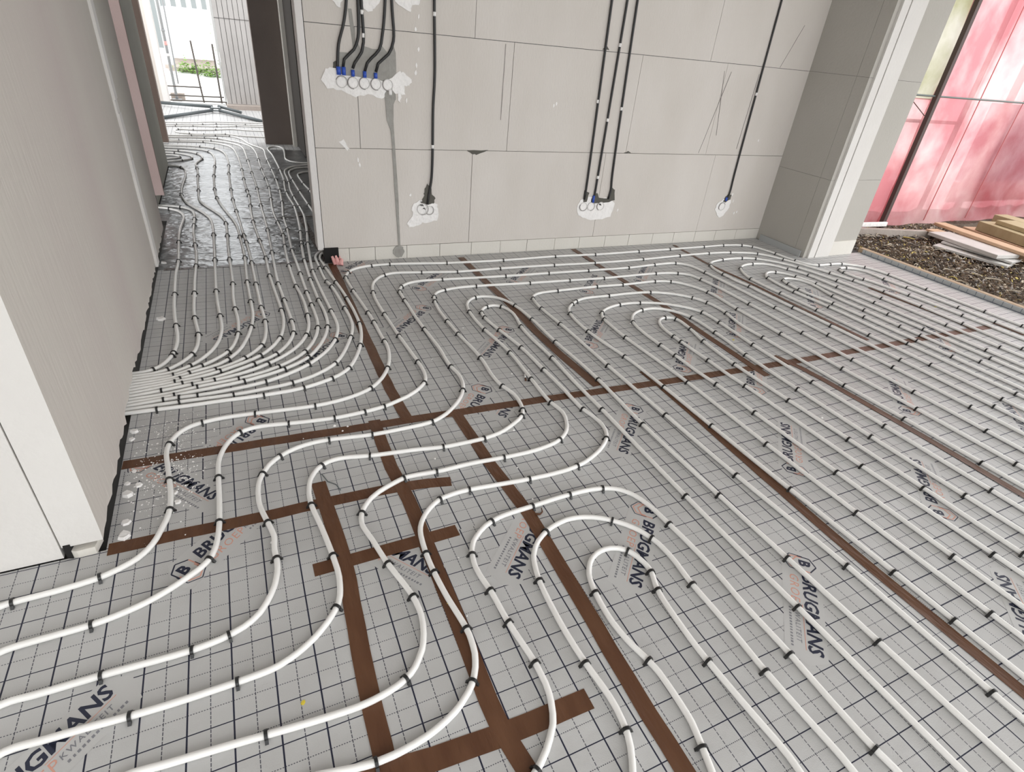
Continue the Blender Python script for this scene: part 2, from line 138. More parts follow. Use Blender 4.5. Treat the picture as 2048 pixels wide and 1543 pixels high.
 'Pc': [(2.000,-0.300),(1.989,0.320),(1.985,0.460),(1.973,0.800),(1.967,1.090),(1.964,1.330),(1.965,1.690),(1.964,1.830),(1.961,1.910),(1.957,1.990),(1.937,2.310),(1.936,2.360),(1.935,2.410),(1.937,2.470),(1.941,2.549),(1.945,2.589),(1.951,2.618),(1.961,2.646),(1.975,2.672),(1.981,2.680),(1.994,2.695),(2.017,2.714),(2.033,2.725),(2.051,2.734),(2.088,2.750),(2.116,2.759),(2.135,2.764),(2.165,2.770),(2.184,2.772),(2.204,2.774),(2.234,2.774),(2.284,2.771),(2.314,2.767),(2.343,2.762),(2.392,2.751),(2.439,2.734),(2.458,2.727),(2.484,2.714),(2.511,2.699),(2.528,2.688),(2.544,2.677),(2.568,2.659),(2.605,2.625),(2.626,2.604),(2.638,2.589),(2.650,2.573),(2.660,2.556),(2.668,2.538),(2.674,2.519),(2.679,2.489),(2.680,2.450),(2.675,2.300),(2.670,2.210),(2.662,2.100),(2.659,2.030),(2.657,1.850),(2.657,1.540),(2.660,1.300),(2.666,1.030),(2.676,0.650),(2.690,0.200)],
 'Pd': [(2.130,0.000),(2.107,1.301),(2.104,1.511),(2.104,1.731),(2.101,1.791),(2.094,1.880),(2.092,1.930),(2.091,2.081),(2.084,2.290),(2.083,2.331),(2.084,2.371),(2.088,2.430),(2.094,2.470),(2.098,2.489),(2.104,2.508),(2.116,2.536),(2.125,2.553),(2.136,2.570),(2.149,2.585),(2.162,2.600),(2.185,2.619),(2.202,2.630),(2.219,2.639),(2.247,2.651),(2.275,2.659),(2.305,2.664),(2.324,2.666),(2.354,2.665),(2.373,2.662),(2.392,2.656),(2.419,2.643),(2.436,2.632),(2.459,2.613),(2.479,2.592),(2.496,2.568),(2.513,2.542),(2.526,2.516),(2.537,2.488),(2.542,2.459),(2.546,2.419),(2.546,2.379),(2.541,2.229),(2.538,2.179),(2.533,2.129),(2.516,1.990),(2.514,1.950),(2.512,1.900),(2.509,1.770),(2.507,1.370),(2.507,1.210),(2.510,1.070),(2.540,0.200)],
 'Pe': [(2.300,0.000),(2.281,0.510),(2.265,0.881),(2.259,1.051),(2.256,1.201),(2.250,1.642),(2.247,1.722),(2.242,1.802),(2.241,1.842),(2.243,1.982),(2.239,2.152),(2.240,2.312),(2.242,2.362),(2.246,2.392),(2.250,2.412),(2.256,2.431),(2.267,2.458),(2.278,2.475),(2.284,2.483),(2.297,2.497),(2.304,2.503),(2.321,2.513),(2.329,2.517),(2.339,2.519),(2.357,2.521),(2.376,2.518),(2.385,2.515),(2.393,2.511),(2.401,2.506),(2.408,2.500),(2.413,2.493),(2.417,2.485),(2.421,2.477),(2.423,2.467),(2.425,2.448),(2.423,2.408),(2.418,2.359),(2.411,2.319),(2.387,2.212),(2.382,2.182),(2.377,2.142),(2.372,2.082),(2.366,2.002),(2.363,1.942),(2.362,1.882),(2.363,1.742),(2.368,1.532),(2.380,1.191),(2.387,0.951),(2.391,0.791),(2.396,0.451),(2.410,0.000)],
 'X': [(3.480,0.500),(3.461,1.110),(3.448,1.630),(3.441,1.819),(3.432,2.029),(3.419,2.279),(3.394,2.678),(3.391,2.808),(3.386,2.848),(3.373,2.916),(3.368,2.946),(3.365,2.976),(3.365,3.006),(3.366,3.055),(3.372,3.155),(3.377,3.195),(3.384,3.224),(3.391,3.242),(3.399,3.261),(3.414,3.286),(3.426,3.302),(3.440,3.315),(3.455,3.328),(3.463,3.333),(3.480,3.342),(3.499,3.349),(3.528,3.357),(3.557,3.363),(3.587,3.368),(3.626,3.373),(3.666,3.376),(3.706,3.378),(3.766,3.377),(3.796,3.375),(3.825,3.371),(3.855,3.366),(3.884,3.360),(3.913,3.352),(3.932,3.345),(3.950,3.338),(3.968,3.329),(3.985,3.319),(4.001,3.307),(4.024,3.288),(4.046,3.268),(4.068,3.247),(4.088,3.225),(4.119,3.186),(4.148,3.145),(4.172,3.101),(4.192,3.056),(4.209,3.009),(4.226,2.951),(4.244,2.883),(4.259,2.815),(4.271,2.756),(4.281,2.697),(4.289,2.628),(4.296,2.558),(4.309,2.389),(4.316,2.289),(4.331,1.929),(4.348,1.610),(4.356,1.410),(4.370,1.000)],
 'Y': [(3.610,0.600),(3.584,1.591),(3.564,2.212),(3.559,2.332),(3.553,2.442),(3.540,2.622),(3.527,2.782),(3.525,2.842),(3.525,2.902),(3.526,2.932),(3.528,2.952),(3.536,2.991),(3.541,3.010),(3.551,3.039),(3.558,3.057),(3.571,3.084),(3.586,3.110),(3.597,3.127),(3.609,3.143),(3.622,3.158),(3.635,3.173),(3.650,3.186),(3.666,3.197),(3.683,3.207),(3.711,3.219),(3.740,3.226),(3.759,3.230),(3.779,3.232),(3.819,3.232),(3.859,3.229),(3.878,3.226),(3.898,3.221),(3.926,3.212),(3.952,3.198),(3.968,3.187),(3.982,3.173),(3.995,3.158),(4.012,3.134),(4.042,3.082),(4.079,3.022),(4.089,3.005),(4.097,2.987),(4.105,2.969),(4.116,2.930),(4.125,2.881),(4.132,2.811),(4.149,2.541),(4.160,2.351),(4.195,1.571),(4.220,0.900)],
 'Z': [(3.770,0.600),(3.750,1.170),(3.725,1.820),(3.715,2.140),(3.711,2.260),(3.706,2.350),(3.701,2.420),(3.681,2.599),(3.676,2.648),(3.673,2.698),(3.672,2.748),(3.674,2.808),(3.679,2.858),(3.687,2.907),(3.695,2.936),(3.708,2.963),(3.713,2.971),(3.725,2.987),(3.746,3.007),(3.762,3.019),(3.770,3.024),(3.788,3.032),(3.806,3.037),(3.826,3.039),(3.845,3.037),(3.863,3.032),(3.881,3.025),(3.898,3.014),(3.905,3.008),(3.920,2.995),(3.932,2.980),(3.949,2.955),(3.963,2.928),(3.979,2.892),(3.994,2.855),(4.006,2.817),(4.013,2.788),(4.019,2.758),(4.024,2.718),(4.026,2.678),(4.033,2.499),(4.037,2.419),(4.070,1.990),(4.079,1.830),(4.098,1.410),(4.120,0.800)],
 'Wi': [(3.860,0.900),(3.850,1.390),(3.844,1.600),(3.838,1.770),(3.824,2.030),(3.809,2.269),(3.801,2.369),(3.796,2.409),(3.790,2.448),(3.769,2.556),(3.762,2.596),(3.757,2.645),(3.756,2.695),(3.758,2.725),(3.763,2.775),(3.766,2.805),(3.770,2.824),(3.775,2.843),(3.779,2.852),(3.789,2.867),(3.795,2.874),(3.810,2.885),(3.827,2.893),(3.836,2.895),(3.855,2.895),(3.864,2.894),(3.882,2.888),(3.899,2.879),(3.916,2.868),(3.930,2.855),(3.936,2.847),(3.941,2.839),(3.950,2.822),(3.957,2.804),(3.962,2.784),(3.965,2.765),(3.967,2.745),(3.965,2.715),(3.961,2.686),(3.954,2.646),(3.935,2.569),(3.930,2.539),(3.927,2.499),(3.926,2.459),(3.928,2.409),(3.935,2.269),(3.943,1.979),(3.961,1.620),(3.969,1.440),(3.990,0.800)],
 'V': [(4.690,1.200),(4.674,1.690),(4.666,1.880),(4.661,1.980),(4.654,2.089),(4.647,2.179),(4.639,2.259),(4.629,2.348),(4.613,2.467),(4.599,2.566),(4.587,2.635),(4.581,2.664),(4.573,2.693),(4.565,2.711),(4.544,2.754),(4.534,2.782),(4.528,2.811),(4.525,2.831),(4.524,2.851),(4.524,2.881),(4.527,2.910),(4.533,2.928),(4.542,2.944),(4.555,2.957),(4.571,2.967),(4.588,2.975),(4.598,2.977),(4.616,2.980),(4.626,2.979),(4.645,2.976),(4.672,2.966),(4.698,2.951),(4.714,2.940),(4.721,2.933),(4.735,2.919),(4.740,2.911),(4.750,2.894),(4.758,2.876),(4.760,2.867),(4.764,2.847),(4.766,2.828),(4.766,2.808),(4.760,2.728),(4.759,2.688),(4.762,2.648),(4.774,2.549),(4.780,2.489),(4.786,2.400),(4.791,2.280),(4.798,2.080),(4.799,1.890),(4.802,1.770),(4.820,1.200)],
 'Qa': [(0.352,0.469),(0.390,0.483),(0.417,0.495),(0.442,0.511),(0.466,0.530),(0.487,0.551),(0.507,0.574),(0.512,0.582),(0.521,0.600),(0.531,0.628),(0.536,0.647),(0.540,0.677),(0.540,0.697),(0.540,0.727),(0.536,0.767),(0.522,0.876),(0.516,0.986),(0.506,1.066),(0.505,1.096),(0.507,1.115),(0.511,1.135),(0.519,1.164),(0.528,1.181),(0.533,1.190),(0.539,1.198),(0.553,1.212),(0.576,1.231),(0.601,1.247),(0.628,1.259),(0.657,1.267),(0.677,1.271),(0.707,1.274),(0.797,1.279),(0.887,1.285),(0.937,1.287),(0.997,1.287),(1.027,1.286),(1.057,1.283),(1.086,1.278),(1.115,1.269),(1.133,1.261),(1.142,1.256),(1.158,1.245),(1.165,1.238),(1.178,1.223),(1.184,1.215),(1.194,1.198),(1.205,1.170),(1.215,1.131),(1.220,1.102),(1.225,1.052),(1.234,0.952),(1.239,0.872),(1.240,0.832),(1.240,0.792),(1.236,0.681),(1.236,0.641),(1.240,0.521),(1.240,0.481),(1.237,0.351),(1.237,0.270),(1.238,0.230),(1.244,0.171),(1.245,0.141),(1.243,0.111),(1.236,0.021),(1.234,-0.029),(1.230,-0.300)],
 'Qb': [(0.603,0.365),(0.647,0.432),(0.661,0.459),(0.671,0.487),(0.677,0.516),(0.680,0.546),(0.680,0.586),(0.677,0.616),(0.668,0.696),(0.664,0.776),(0.664,0.836),(0.668,0.926),(0.673,0.976),(0.681,1.015),(0.692,1.053),(0.700,1.071),(0.711,1.088),(0.723,1.104),(0.744,1.124),(0.769,1.141),(0.796,1.156),(0.824,1.166),(0.853,1.173),(0.882,1.177),(0.902,1.176),(0.922,1.174),(0.951,1.167),(0.979,1.156),(1.005,1.142),(1.030,1.125),(1.053,1.105),(1.074,1.084),(1.093,1.061),(1.104,1.044),(1.113,1.026),(1.124,0.999),(1.132,0.970),(1.136,0.930),(1.137,0.890),(1.132,0.820),(1.131,0.780),(1.134,0.640),(1.131,0.479),(1.135,0.359),(1.141,0.239),(1.140,0.209),(1.138,0.179),(1.134,0.149),(1.115,0.040),(1.109,-0.019),(1.104,-0.110),(1.100,-0.300)],
 'Qc': [(0.792,0.286),(0.807,0.323),(0.816,0.352),(0.835,0.419),(0.842,0.448),(0.845,0.488),(0.846,0.558),(0.845,0.588),(0.842,0.608),(0.836,0.637),(0.825,0.675),(0.818,0.704),(0.813,0.734),(0.810,0.764),(0.810,0.804),(0.814,0.854),(0.820,0.893),(0.827,0.922),(0.834,0.941),(0.844,0.958),(0.856,0.974),(0.862,0.981),(0.877,0.994),(0.886,0.999),(0.903,1.007),(0.922,1.012),(0.942,1.013),(0.961,1.011),(0.980,1.004),(0.988,1.000),(1.003,0.988),(1.010,0.980),(1.020,0.964),(1.027,0.946),(1.034,0.916),(1.035,0.897),(1.034,0.887),(1.030,0.868),(1.012,0.822),(1.006,0.793),(1.001,0.743),(0.996,0.643),(0.996,0.593),(0.998,0.543),(1.008,0.403),(1.015,0.323),(1.016,0.293),(1.015,0.273),(1.013,0.254),(1.007,0.224),(0.982,0.148),(0.974,0.119),(0.969,0.090),(0.966,0.060),(0.962,0.010),(0.961,-0.040),(0.960,-0.300)],
 'A1': [(-1.000,2.628),(-0.649,2.639),(-0.599,2.640),(-0.530,2.639),(-0.510,2.641),(-0.501,2.643),(-0.483,2.650),(-0.467,2.661),(-0.453,2.674),(-0.441,2.690),(-0.430,2.707),(-0.418,2.733),(-0.411,2.752),(-0.403,2.781),(-0.395,2.820),(-0.389,2.870),(-0.386,2.910),(-0.386,2.950),(-0.389,3.010),(-0.401,3.130),(-0.411,3.250),(-0.415,3.320),(-0.418,3.380),(-0.427,3.790),(-0.427,3.881),(-0.421,4.061),(-0.421,4.121),(-0.433,4.532),(-0.435,4.642),(-0.434,4.732),(-0.431,4.822),(-0.427,4.892),(-0.419,5.002),(-0.417,5.042),(-0.416,5.092),(-0.418,5.132),(-0.421,5.162),(-0.426,5.191),(-0.433,5.220),(-0.439,5.239),(-0.450,5.267),(-0.459,5.285),(-0.470,5.302),(-0.481,5.318),(-0.493,5.333),(-0.513,5.355),(-0.536,5.374),(-0.552,5.386),(-0.569,5.396),(-0.586,5.404),(-0.604,5.410),(-0.623,5.413),(-0.652,5.414),(-0.671,5.412),(-0.691,5.409),(-0.729,5.398),(-0.777,5.382),(-0.869,5.344),(-1.107,5.239),(-1.200,5.200)],
 'A2': [(-1.000,2.603),(-0.620,2.614),(-0.500,2.614),(-0.471,2.617),(-0.452,2.622),(-0.433,2.628),(-0.424,2.633),(-0.408,2.643),(-0.393,2.656),(-0.372,2.677),(-0.348,2.709),(-0.327,2.743),(-0.315,2.770),(-0.306,2.798),(-0.300,2.828),(-0.295,2.867),(-0.293,2.907),(-0.292,2.937),(-0.293,2.967),(-0.295,2.997),(-0.313,3.186),(-0.317,3.246),(-0.319,3.316),(-0.320,3.386),(-0.320,3.546),(-0.321,3.756),(-0.317,4.016),(-0.317,4.186),(-0.320,4.276),(-0.333,4.496),(-0.341,4.685),(-0.343,4.805),(-0.341,5.065),(-0.342,5.135),(-0.344,5.185),(-0.347,5.215),(-0.351,5.245),(-0.358,5.274),(-0.366,5.302),(-0.378,5.329),(-0.388,5.346),(-0.399,5.362),(-0.412,5.377),(-0.425,5.391),(-0.448,5.410),(-0.464,5.421),(-0.490,5.436),(-0.517,5.448),(-0.545,5.459),(-0.574,5.467),(-0.593,5.471),(-0.622,5.473),(-0.642,5.473),(-0.662,5.472),(-0.701,5.466),(-0.750,5.455),(-0.798,5.442),(-0.856,5.425),(-1.113,5.346),(-1.200,5.320)],
 'A3': [(-1.000,2.578),(-0.720,2.584),(-0.600,2.588),(-0.460,2.595),(-0.430,2.598),(-0.401,2.604),(-0.373,2.615),(-0.348,2.630),(-0.324,2.649),(-0.310,2.662),(-0.296,2.677),(-0.272,2.709),(-0.251,2.743),(-0.233,2.778),(-0.215,2.825),(-0.201,2.873),(-0.195,2.902),(-0.191,2.932),(-0.185,2.992),(-0.184,3.052),(-0.186,3.112),(-0.200,3.362),(-0.205,3.532),(-0.206,3.642),(-0.207,4.223),(-0.208,4.483),(-0.211,4.793),(-0.213,4.854),(-0.217,4.923),(-0.222,4.983),(-0.229,5.033),(-0.238,5.082),(-0.250,5.131),(-0.265,5.178),(-0.285,5.235),(-0.325,5.337),(-0.383,5.476),(-0.403,5.533),(-0.414,5.571),(-0.424,5.620),(-0.435,5.679),(-0.446,5.748),(-0.453,5.808),(-0.457,5.868),(-0.459,5.928),(-0.460,5.998),(-0.457,6.158),(-0.447,6.388),(-0.443,6.508),(-0.442,6.588),(-0.443,6.658),(-0.448,6.758),(-0.451,6.798),(-0.455,6.828),(-0.460,6.857),(-0.467,6.886),(-0.477,6.914),(-0.485,6.931),(-0.500,6.956),(-0.512,6.971),(-0.533,6.991),(-0.548,7.002),(-0.565,7.011),(-0.592,7.021),(-0.620,7.028),(-0.650,7.032),(-0.680,7.034),(-0.719,7.036),(-0.810,7.036),(-0.910,7.034),(-1.189,7.025),(-1.300,7.023)],
 'A4': [(-1.000,2.552),(-0.680,2.560),(-0.500,2.567),(-0.460,2.569),(-0.430,2.571),(-0.410,2.574),(-0.391,2.578),(-0.362,2.588),(-0.344,2.596),(-0.318,2.610),(-0.292,2.624),(-0.275,2.635),(-0.243,2.659),(-0.206,2.693),(-0.179,2.722),(-0.162,2.746),(-0.152,2.764),(-0.144,2.782),(-0.134,2.810),(-0.127,2.839),(-0.118,2.878),(-0.113,2.908),(-0.109,2.938),(-0.106,2.977),(-0.103,3.057),(-0.104,3.128),(-0.113,3.277),(-0.116,3.387),(-0.116,3.468),(-0.112,3.638),(-0.112,3.738),(-0.113,3.868),(-0.118,4.128),(-0.118,4.599),(-0.117,4.789),(-0.119,4.899),(-0.122,4.949),(-0.129,5.009),(-0.139,5.068),(-0.150,5.117),(-0.163,5.165),(-0.182,5.222),(-0.206,5.288),(-0.252,5.409),(-0.265,5.447),(-0.280,5.495),(-0.294,5.543),(-0.305,5.592),(-0.311,5.631),(-0.316,5.681),(-0.319,5.731),(-0.321,5.791),(-0.323,6.031),(-0.332,6.311),(-0.333,6.572),(-0.337,6.752),(-0.341,6.842),(-0.344,6.902),(-0.357,7.041),(-0.358,7.081),(-0.357,7.121),(-0.355,7.141),(-0.350,7.170),(-0.340,7.219),(-0.316,7.306),(-0.307,7.344),(-0.300,7.383),(-0.297,7.413),(-0.296,7.433),(-0.297,7.463),(-0.299,7.482),(-0.302,7.512),(-0.313,7.561),(-0.321,7.589),(-0.327,7.608),(-0.339,7.636),(-0.347,7.654),(-0.367,7.688),(-0.384,7.712),(-0.396,7.727),(-0.410,7.742),(-0.424,7.755),(-0.439,7.767),(-0.455,7.779),(-0.472,7.789),(-0.489,7.798),(-0.507,7.807),(-0.535,7.818),(-0.582,7.833),(-0.631,7.845),(-0.670,7.851),(-0.720,7.857),(-0.770,7.859),(-0.820,7.860),(-0.890,7.860),(-1.200,7.855)],
 'A5': [(-1.000,2.527),(-0.710,2.533),(-0.590,2.538),(-0.490,2.543),(-0.450,2.546),(-0.420,2.549),(-0.391,2.555),(-0.363,2.565),(-0.307,2.587),(-0.241,2.609),(-0.223,2.618),(-0.206,2.628),(-0.191,2.640),(-0.176,2.653),(-0.163,2.668),(-0.150,2.684),(-0.128,2.717),(-0.118,2.734),(-0.105,2.761),(-0.091,2.799),(-0.077,2.846),(-0.061,2.904),(-0.051,2.953),(-0.040,3.012),(-0.033,3.062),(-0.028,3.112),(-0.025,3.162),(-0.025,3.222),(-0.029,3.522),(-0.030,3.652),(-0.028,3.762),(-0.023,4.032),(-0.023,4.152),(-0.025,4.272),(-0.040,4.732),(-0.045,4.832),(-0.050,4.882),(-0.056,4.931),(-0.074,5.050),(-0.120,5.306),(-0.144,5.454),(-0.157,5.554),(-0.167,5.633),(-0.175,5.713),(-0.180,5.792),(-0.186,5.902),(-0.190,6.062),(-0.191,6.223),(-0.192,6.403),(-0.190,6.553),(-0.188,6.683),(-0.174,7.203),(-0.173,7.273),(-0.174,7.353),(-0.176,7.413),(-0.179,7.473),(-0.184,7.533),(-0.190,7.592),(-0.197,7.642),(-0.205,7.691),(-0.214,7.730),(-0.225,7.768),(-0.236,7.795),(-0.245,7.813),(-0.255,7.830),(-0.266,7.846),(-0.278,7.860),(-0.292,7.874),(-0.307,7.887),(-0.322,7.898),(-0.339,7.909),(-0.365,7.923),(-0.392,7.936),(-0.420,7.947),(-0.485,7.970),(-0.553,7.990),(-0.611,8.003),(-0.660,8.011),(-0.710,8.016),(-0.770,8.020),(-0.820,8.021),(-0.890,8.021),(-1.200,8.016)],
 'A6': [(-1.000,2.502),(-0.660,2.509),(-0.580,2.513),(-0.500,2.519),(-0.431,2.527),(-0.371,2.537),(-0.323,2.550),(-0.237,2.576),(-0.190,2.593),(-0.172,2.602),(-0.155,2.611),(-0.138,2.622),(-0.114,2.640),(-0.091,2.660),(-0.077,2.674),(-0.063,2.688),(-0.044,2.711),(-0.027,2.736),(-0.016,2.753),(-0.007,2.770),(0.000,2.789),(0.006,2.808),(0.013,2.837),(0.020,2.886),(0.026,2.936),(0.029,2.986),(0.030,3.046),(0.029,3.106),(0.022,3.266),(0.020,3.406),(0.017,3.626),(0.015,3.936),(0.014,4.056),(0.004,4.406),(-0.008,4.646),(-0.020,4.966),(-0.043,5.496),(-0.047,5.626),(-0.050,5.746),(-0.052,6.097),(-0.052,6.637),(-0.051,6.757),(-0.044,6.977),(-0.042,7.087),(-0.042,7.247),(-0.046,7.387),(-0.053,7.547),(-0.057,7.597),(-0.062,7.647),(-0.068,7.696),(-0.075,7.736),(-0.086,7.785),(-0.096,7.823),(-0.109,7.861),(-0.123,7.898),(-0.141,7.933),(-0.156,7.959),(-0.180,7.990),(-0.200,8.012),(-0.222,8.031),(-0.246,8.048),(-0.271,8.064),(-0.307,8.081),(-0.335,8.091),(-0.373,8.102),(-0.422,8.114),(-0.471,8.123),(-0.520,8.130),(-0.570,8.136),(-0.640,8.141),(-0.740,8.143),(-0.870,8.143),(-1.200,8.143)],
 'A7': [(-1.000,2.477),(-0.690,2.483),(-0.620,2.485),(-0.560,2.489),(-0.491,2.497),(-0.313,2.525),(-0.274,2.534),(-0.236,2.547),(-0.199,2.562),(-0.154,2.583),(-0.118,2.601),(-0.092,2.615),(-0.066,2.631),(-0.042,2.648),(-0.019,2.667),(-0.005,2.681),(0.015,2.704),(0.032,2.728),(0.053,2.762),(0.066,2.789),(0.079,2.816),(0.089,2.844),(0.098,2.873),(0.107,2.912),(0.117,2.971),(0.122,3.021),(0.126,3.081),(0.126,3.141),(0.124,3.231),(0.112,3.540),(0.107,3.700),(0.106,3.810),(0.109,4.020),(0.108,4.130),(0.105,4.230),(0.087,4.640),(0.081,4.810),(0.079,4.920),(0.078,5.030),(0.079,5.180),(0.088,5.610),(0.089,5.720),(0.088,5.810),(0.081,6.070),(0.077,6.340),(0.077,6.500),(0.078,6.820),(0.077,7.000),(0.074,7.240),(0.069,7.430),(0.062,7.579),(0.048,7.829),(0.044,7.889),(0.038,7.939),(0.031,7.988),(0.023,8.027),(0.014,8.066),(0.002,8.104),(-0.012,8.141),(-0.025,8.167),(-0.046,8.201),(-0.069,8.234),(-0.094,8.264),(-0.122,8.293),(-0.152,8.319),(-0.184,8.341),(-0.218,8.361),(-0.245,8.373),(-0.283,8.385),(-0.321,8.393),(-0.361,8.398),(-0.410,8.400),(-0.470,8.400),(-0.630,8.393),(-0.730,8.391),(-0.900,8.391),(-1.400,8.393)],
 'A8': [(-1.000,2.452),(-0.710,2.457),(-0.640,2.459),(-0.580,2.463),(-0.540,2.466),(-0.500,2.471),(-0.362,2.492),(-0.252,2.502),(-0.223,2.508),(-0.204,2.514),(-0.177,2.526),(-0.141,2.543),(-0.026,2.604),(-0.000,2.619),(0.016,2.630),(0.032,2.642),(0.047,2.655),(0.061,2.670),(0.080,2.693),(0.096,2.718),(0.111,2.744),(0.128,2.780),(0.139,2.808),(0.148,2.836),(0.155,2.865),(0.159,2.885),(0.163,2.915),(0.164,2.935),(0.165,2.965),(0.154,3.325),(0.146,3.525),(0.144,3.645),(0.147,3.795),(0.157,4.165),(0.169,4.715),(0.170,4.885),(0.168,5.415),(0.169,5.555),(0.174,5.886),(0.175,6.056),(0.174,6.236),(0.167,6.706),(0.156,7.657),(0.152,7.827),(0.145,7.976),(0.141,8.026),(0.135,8.076),(0.128,8.115),(0.118,8.154),(0.106,8.191),(0.090,8.228),(0.077,8.254),(0.056,8.288),(0.032,8.320),(0.006,8.349),(-0.023,8.377),(-0.054,8.402),(-0.086,8.424),(-0.120,8.445),(-0.156,8.462),(-0.193,8.476),(-0.231,8.486),(-0.270,8.493),(-0.310,8.497),(-0.360,8.498),(-0.430,8.498),(-0.600,8.491),(-0.700,8.489),(-0.890,8.489),(-1.400,8.491)],
 'A9': [(-1.000,2.426),(-0.680,2.432),(-0.600,2.435),(-0.530,2.441),(-0.470,2.448),(-0.342,2.468),(-0.232,2.482),(-0.193,2.490),(-0.155,2.500),(-0.116,2.512),(-0.088,2.522),(-0.060,2.534),(-0.034,2.547),(-0.008,2.563),(0.025,2.585),(0.057,2.609),(0.080,2.628),(0.109,2.656),(0.130,2.678),(0.148,2.701),(0.165,2.726),(0.181,2.751),(0.194,2.778),(0.206,2.806),(0.217,2.834),(0.226,2.862),(0.236,2.901),(0.245,2.950),(0.250,3.000),(0.255,3.080),(0.258,3.190),(0.259,3.250),(0.257,3.310),(0.255,3.360),(0.245,3.490),(0.241,3.570),(0.239,3.700),(0.239,3.840),(0.241,3.970),(0.246,4.110),(0.255,4.310),(0.266,4.500),(0.269,4.590),(0.267,4.680),(0.259,4.880),(0.253,5.050),(0.251,5.160),(0.252,5.250),(0.255,5.370),(0.267,5.610),(0.279,5.890),(0.283,6.000),(0.284,6.111),(0.283,6.311),(0.273,6.771),(0.272,6.891),(0.272,7.021),(0.274,7.342),(0.274,7.662),(0.270,7.792),(0.262,7.922),(0.254,8.002),(0.245,8.071),(0.236,8.120),(0.224,8.168),(0.211,8.206),(0.192,8.252),(0.162,8.315),(0.130,8.377),(0.104,8.420),(0.081,8.451),(0.055,8.481),(-0.000,8.537),(-0.059,8.604),(-0.080,8.624),(-0.103,8.642),(-0.119,8.653),(-0.145,8.666),(-0.163,8.673),(-0.182,8.679),(-0.220,8.687),(-0.269,8.693),(-0.319,8.695),(-0.389,8.695),(-0.569,8.687),(-0.699,8.685),(-0.919,8.684),(-1.500,8.686)],
 'A10': [(-1.000,2.401),(-0.630,2.410),(-0.480,2.416),(-0.420,2.420),(-0.390,2.423),(-0.370,2.427),(-0.302,2.442),(-0.273,2.448),(-0.163,2.462),(-0.124,2.468),(-0.085,2.477),(-0.047,2.488),(-0.018,2.498),(0.009,2.511),(0.036,2.524),(0.070,2.544),(0.095,2.561),(0.119,2.579),(0.142,2.598),(0.163,2.619),(0.176,2.635),(0.194,2.659),(0.209,2.684),(0.223,2.711),(0.236,2.738),(0.251,2.775),(0.264,2.813),(0.272,2.842),(0.283,2.891),(0.290,2.940),(0.295,2.990),(0.296,3.040),(0.296,3.120),(0.292,3.450),(0.293,3.761),(0.293,4.181),(0.295,4.261),(0.306,4.531),(0.312,4.681),(0.316,4.991),(0.318,5.051),(0.322,5.121),(0.345,5.411),(0.354,5.571),(0.366,5.821),(0.372,6.051),(0.375,6.261),(0.375,6.501),(0.366,7.462),(0.367,7.572),(0.374,7.802),(0.374,7.872),(0.371,7.922),(0.368,7.952),(0.363,7.981),(0.356,8.010),(0.347,8.038),(0.332,8.075),(0.292,8.155),(0.271,8.200),(0.249,8.256),(0.227,8.322),(0.213,8.370),(0.204,8.409),(0.196,8.448),(0.179,8.537),(0.171,8.576),(0.158,8.624),(0.145,8.661),(0.129,8.698),(0.116,8.725),(0.097,8.759),(0.080,8.784),(0.062,8.806),(0.049,8.820),(0.027,8.837),(0.011,8.847),(-0.015,8.857),(-0.043,8.864),(-0.062,8.867),(-0.081,8.868),(-0.121,8.869),(-0.171,8.867),(-0.241,8.862),(-0.470,8.840),(-0.559,8.832),(-0.619,8.828),(-0.689,8.825),(-0.789,8.823),(-0.919,8.822),(-1.500,8.826)],
 'A11': [(-1.000,2.376),(-0.610,2.386),(-0.500,2.391),(-0.400,2.399),(-0.301,2.411),(-0.182,2.427),(-0.132,2.435),(-0.093,2.443),(-0.064,2.450),(-0.035,2.459),(0.003,2.471),(0.040,2.486),(0.067,2.498),(0.094,2.512),(0.120,2.527),(0.145,2.544),(0.168,2.562),(0.190,2.583),(0.203,2.598),(0.221,2.622),(0.238,2.647),(0.257,2.681),(0.275,2.717),(0.291,2.754),(0.306,2.791),(0.318,2.829),(0.329,2.868),(0.339,2.917),(0.345,2.956),(0.348,2.996),(0.350,3.046),(0.350,3.116),(0.344,3.246),(0.342,3.316),(0.340,3.536),(0.341,3.647),(0.343,3.757),(0.346,3.867),(0.350,3.977),(0.357,4.107),(0.368,4.256),(0.377,4.366),(0.399,4.595),(0.414,4.795),(0.427,5.025),(0.433,5.155),(0.436,5.255),(0.437,5.325),(0.436,5.395),(0.424,5.655),(0.421,5.765),(0.421,5.845),(0.422,5.915),(0.426,5.995),(0.432,6.105),(0.445,6.285),(0.450,6.405),(0.452,6.515),(0.453,6.645),(0.454,7.025),(0.450,7.325),(0.447,7.495),(0.445,7.595),(0.438,7.715),(0.423,7.895),(0.420,7.965),(0.422,8.004),(0.427,8.043),(0.431,8.062),(0.437,8.081),(0.448,8.107),(0.458,8.123),(0.468,8.138),(0.480,8.151),(0.486,8.156),(0.499,8.164),(0.513,8.168),(0.526,8.168),(0.533,8.167),(0.540,8.165),(0.552,8.157),(0.563,8.146),(0.573,8.132),(0.585,8.108),(0.591,8.090),(0.595,8.071),(0.600,8.042),(0.603,8.003),(0.604,7.963),(0.602,7.913),(0.598,7.823),(0.592,7.733),(0.571,7.464),(0.570,7.424),(0.570,7.394),(0.573,7.364),(0.576,7.345),(0.582,7.316),(0.589,7.298),(0.600,7.271),(0.610,7.254),(0.627,7.231),(0.640,7.216),(0.662,7.198),(0.686,7.184),(0.713,7.176),(0.731,7.172),(0.750,7.170),(0.780,7.170),(0.930,7.171),(1.400,7.171)],
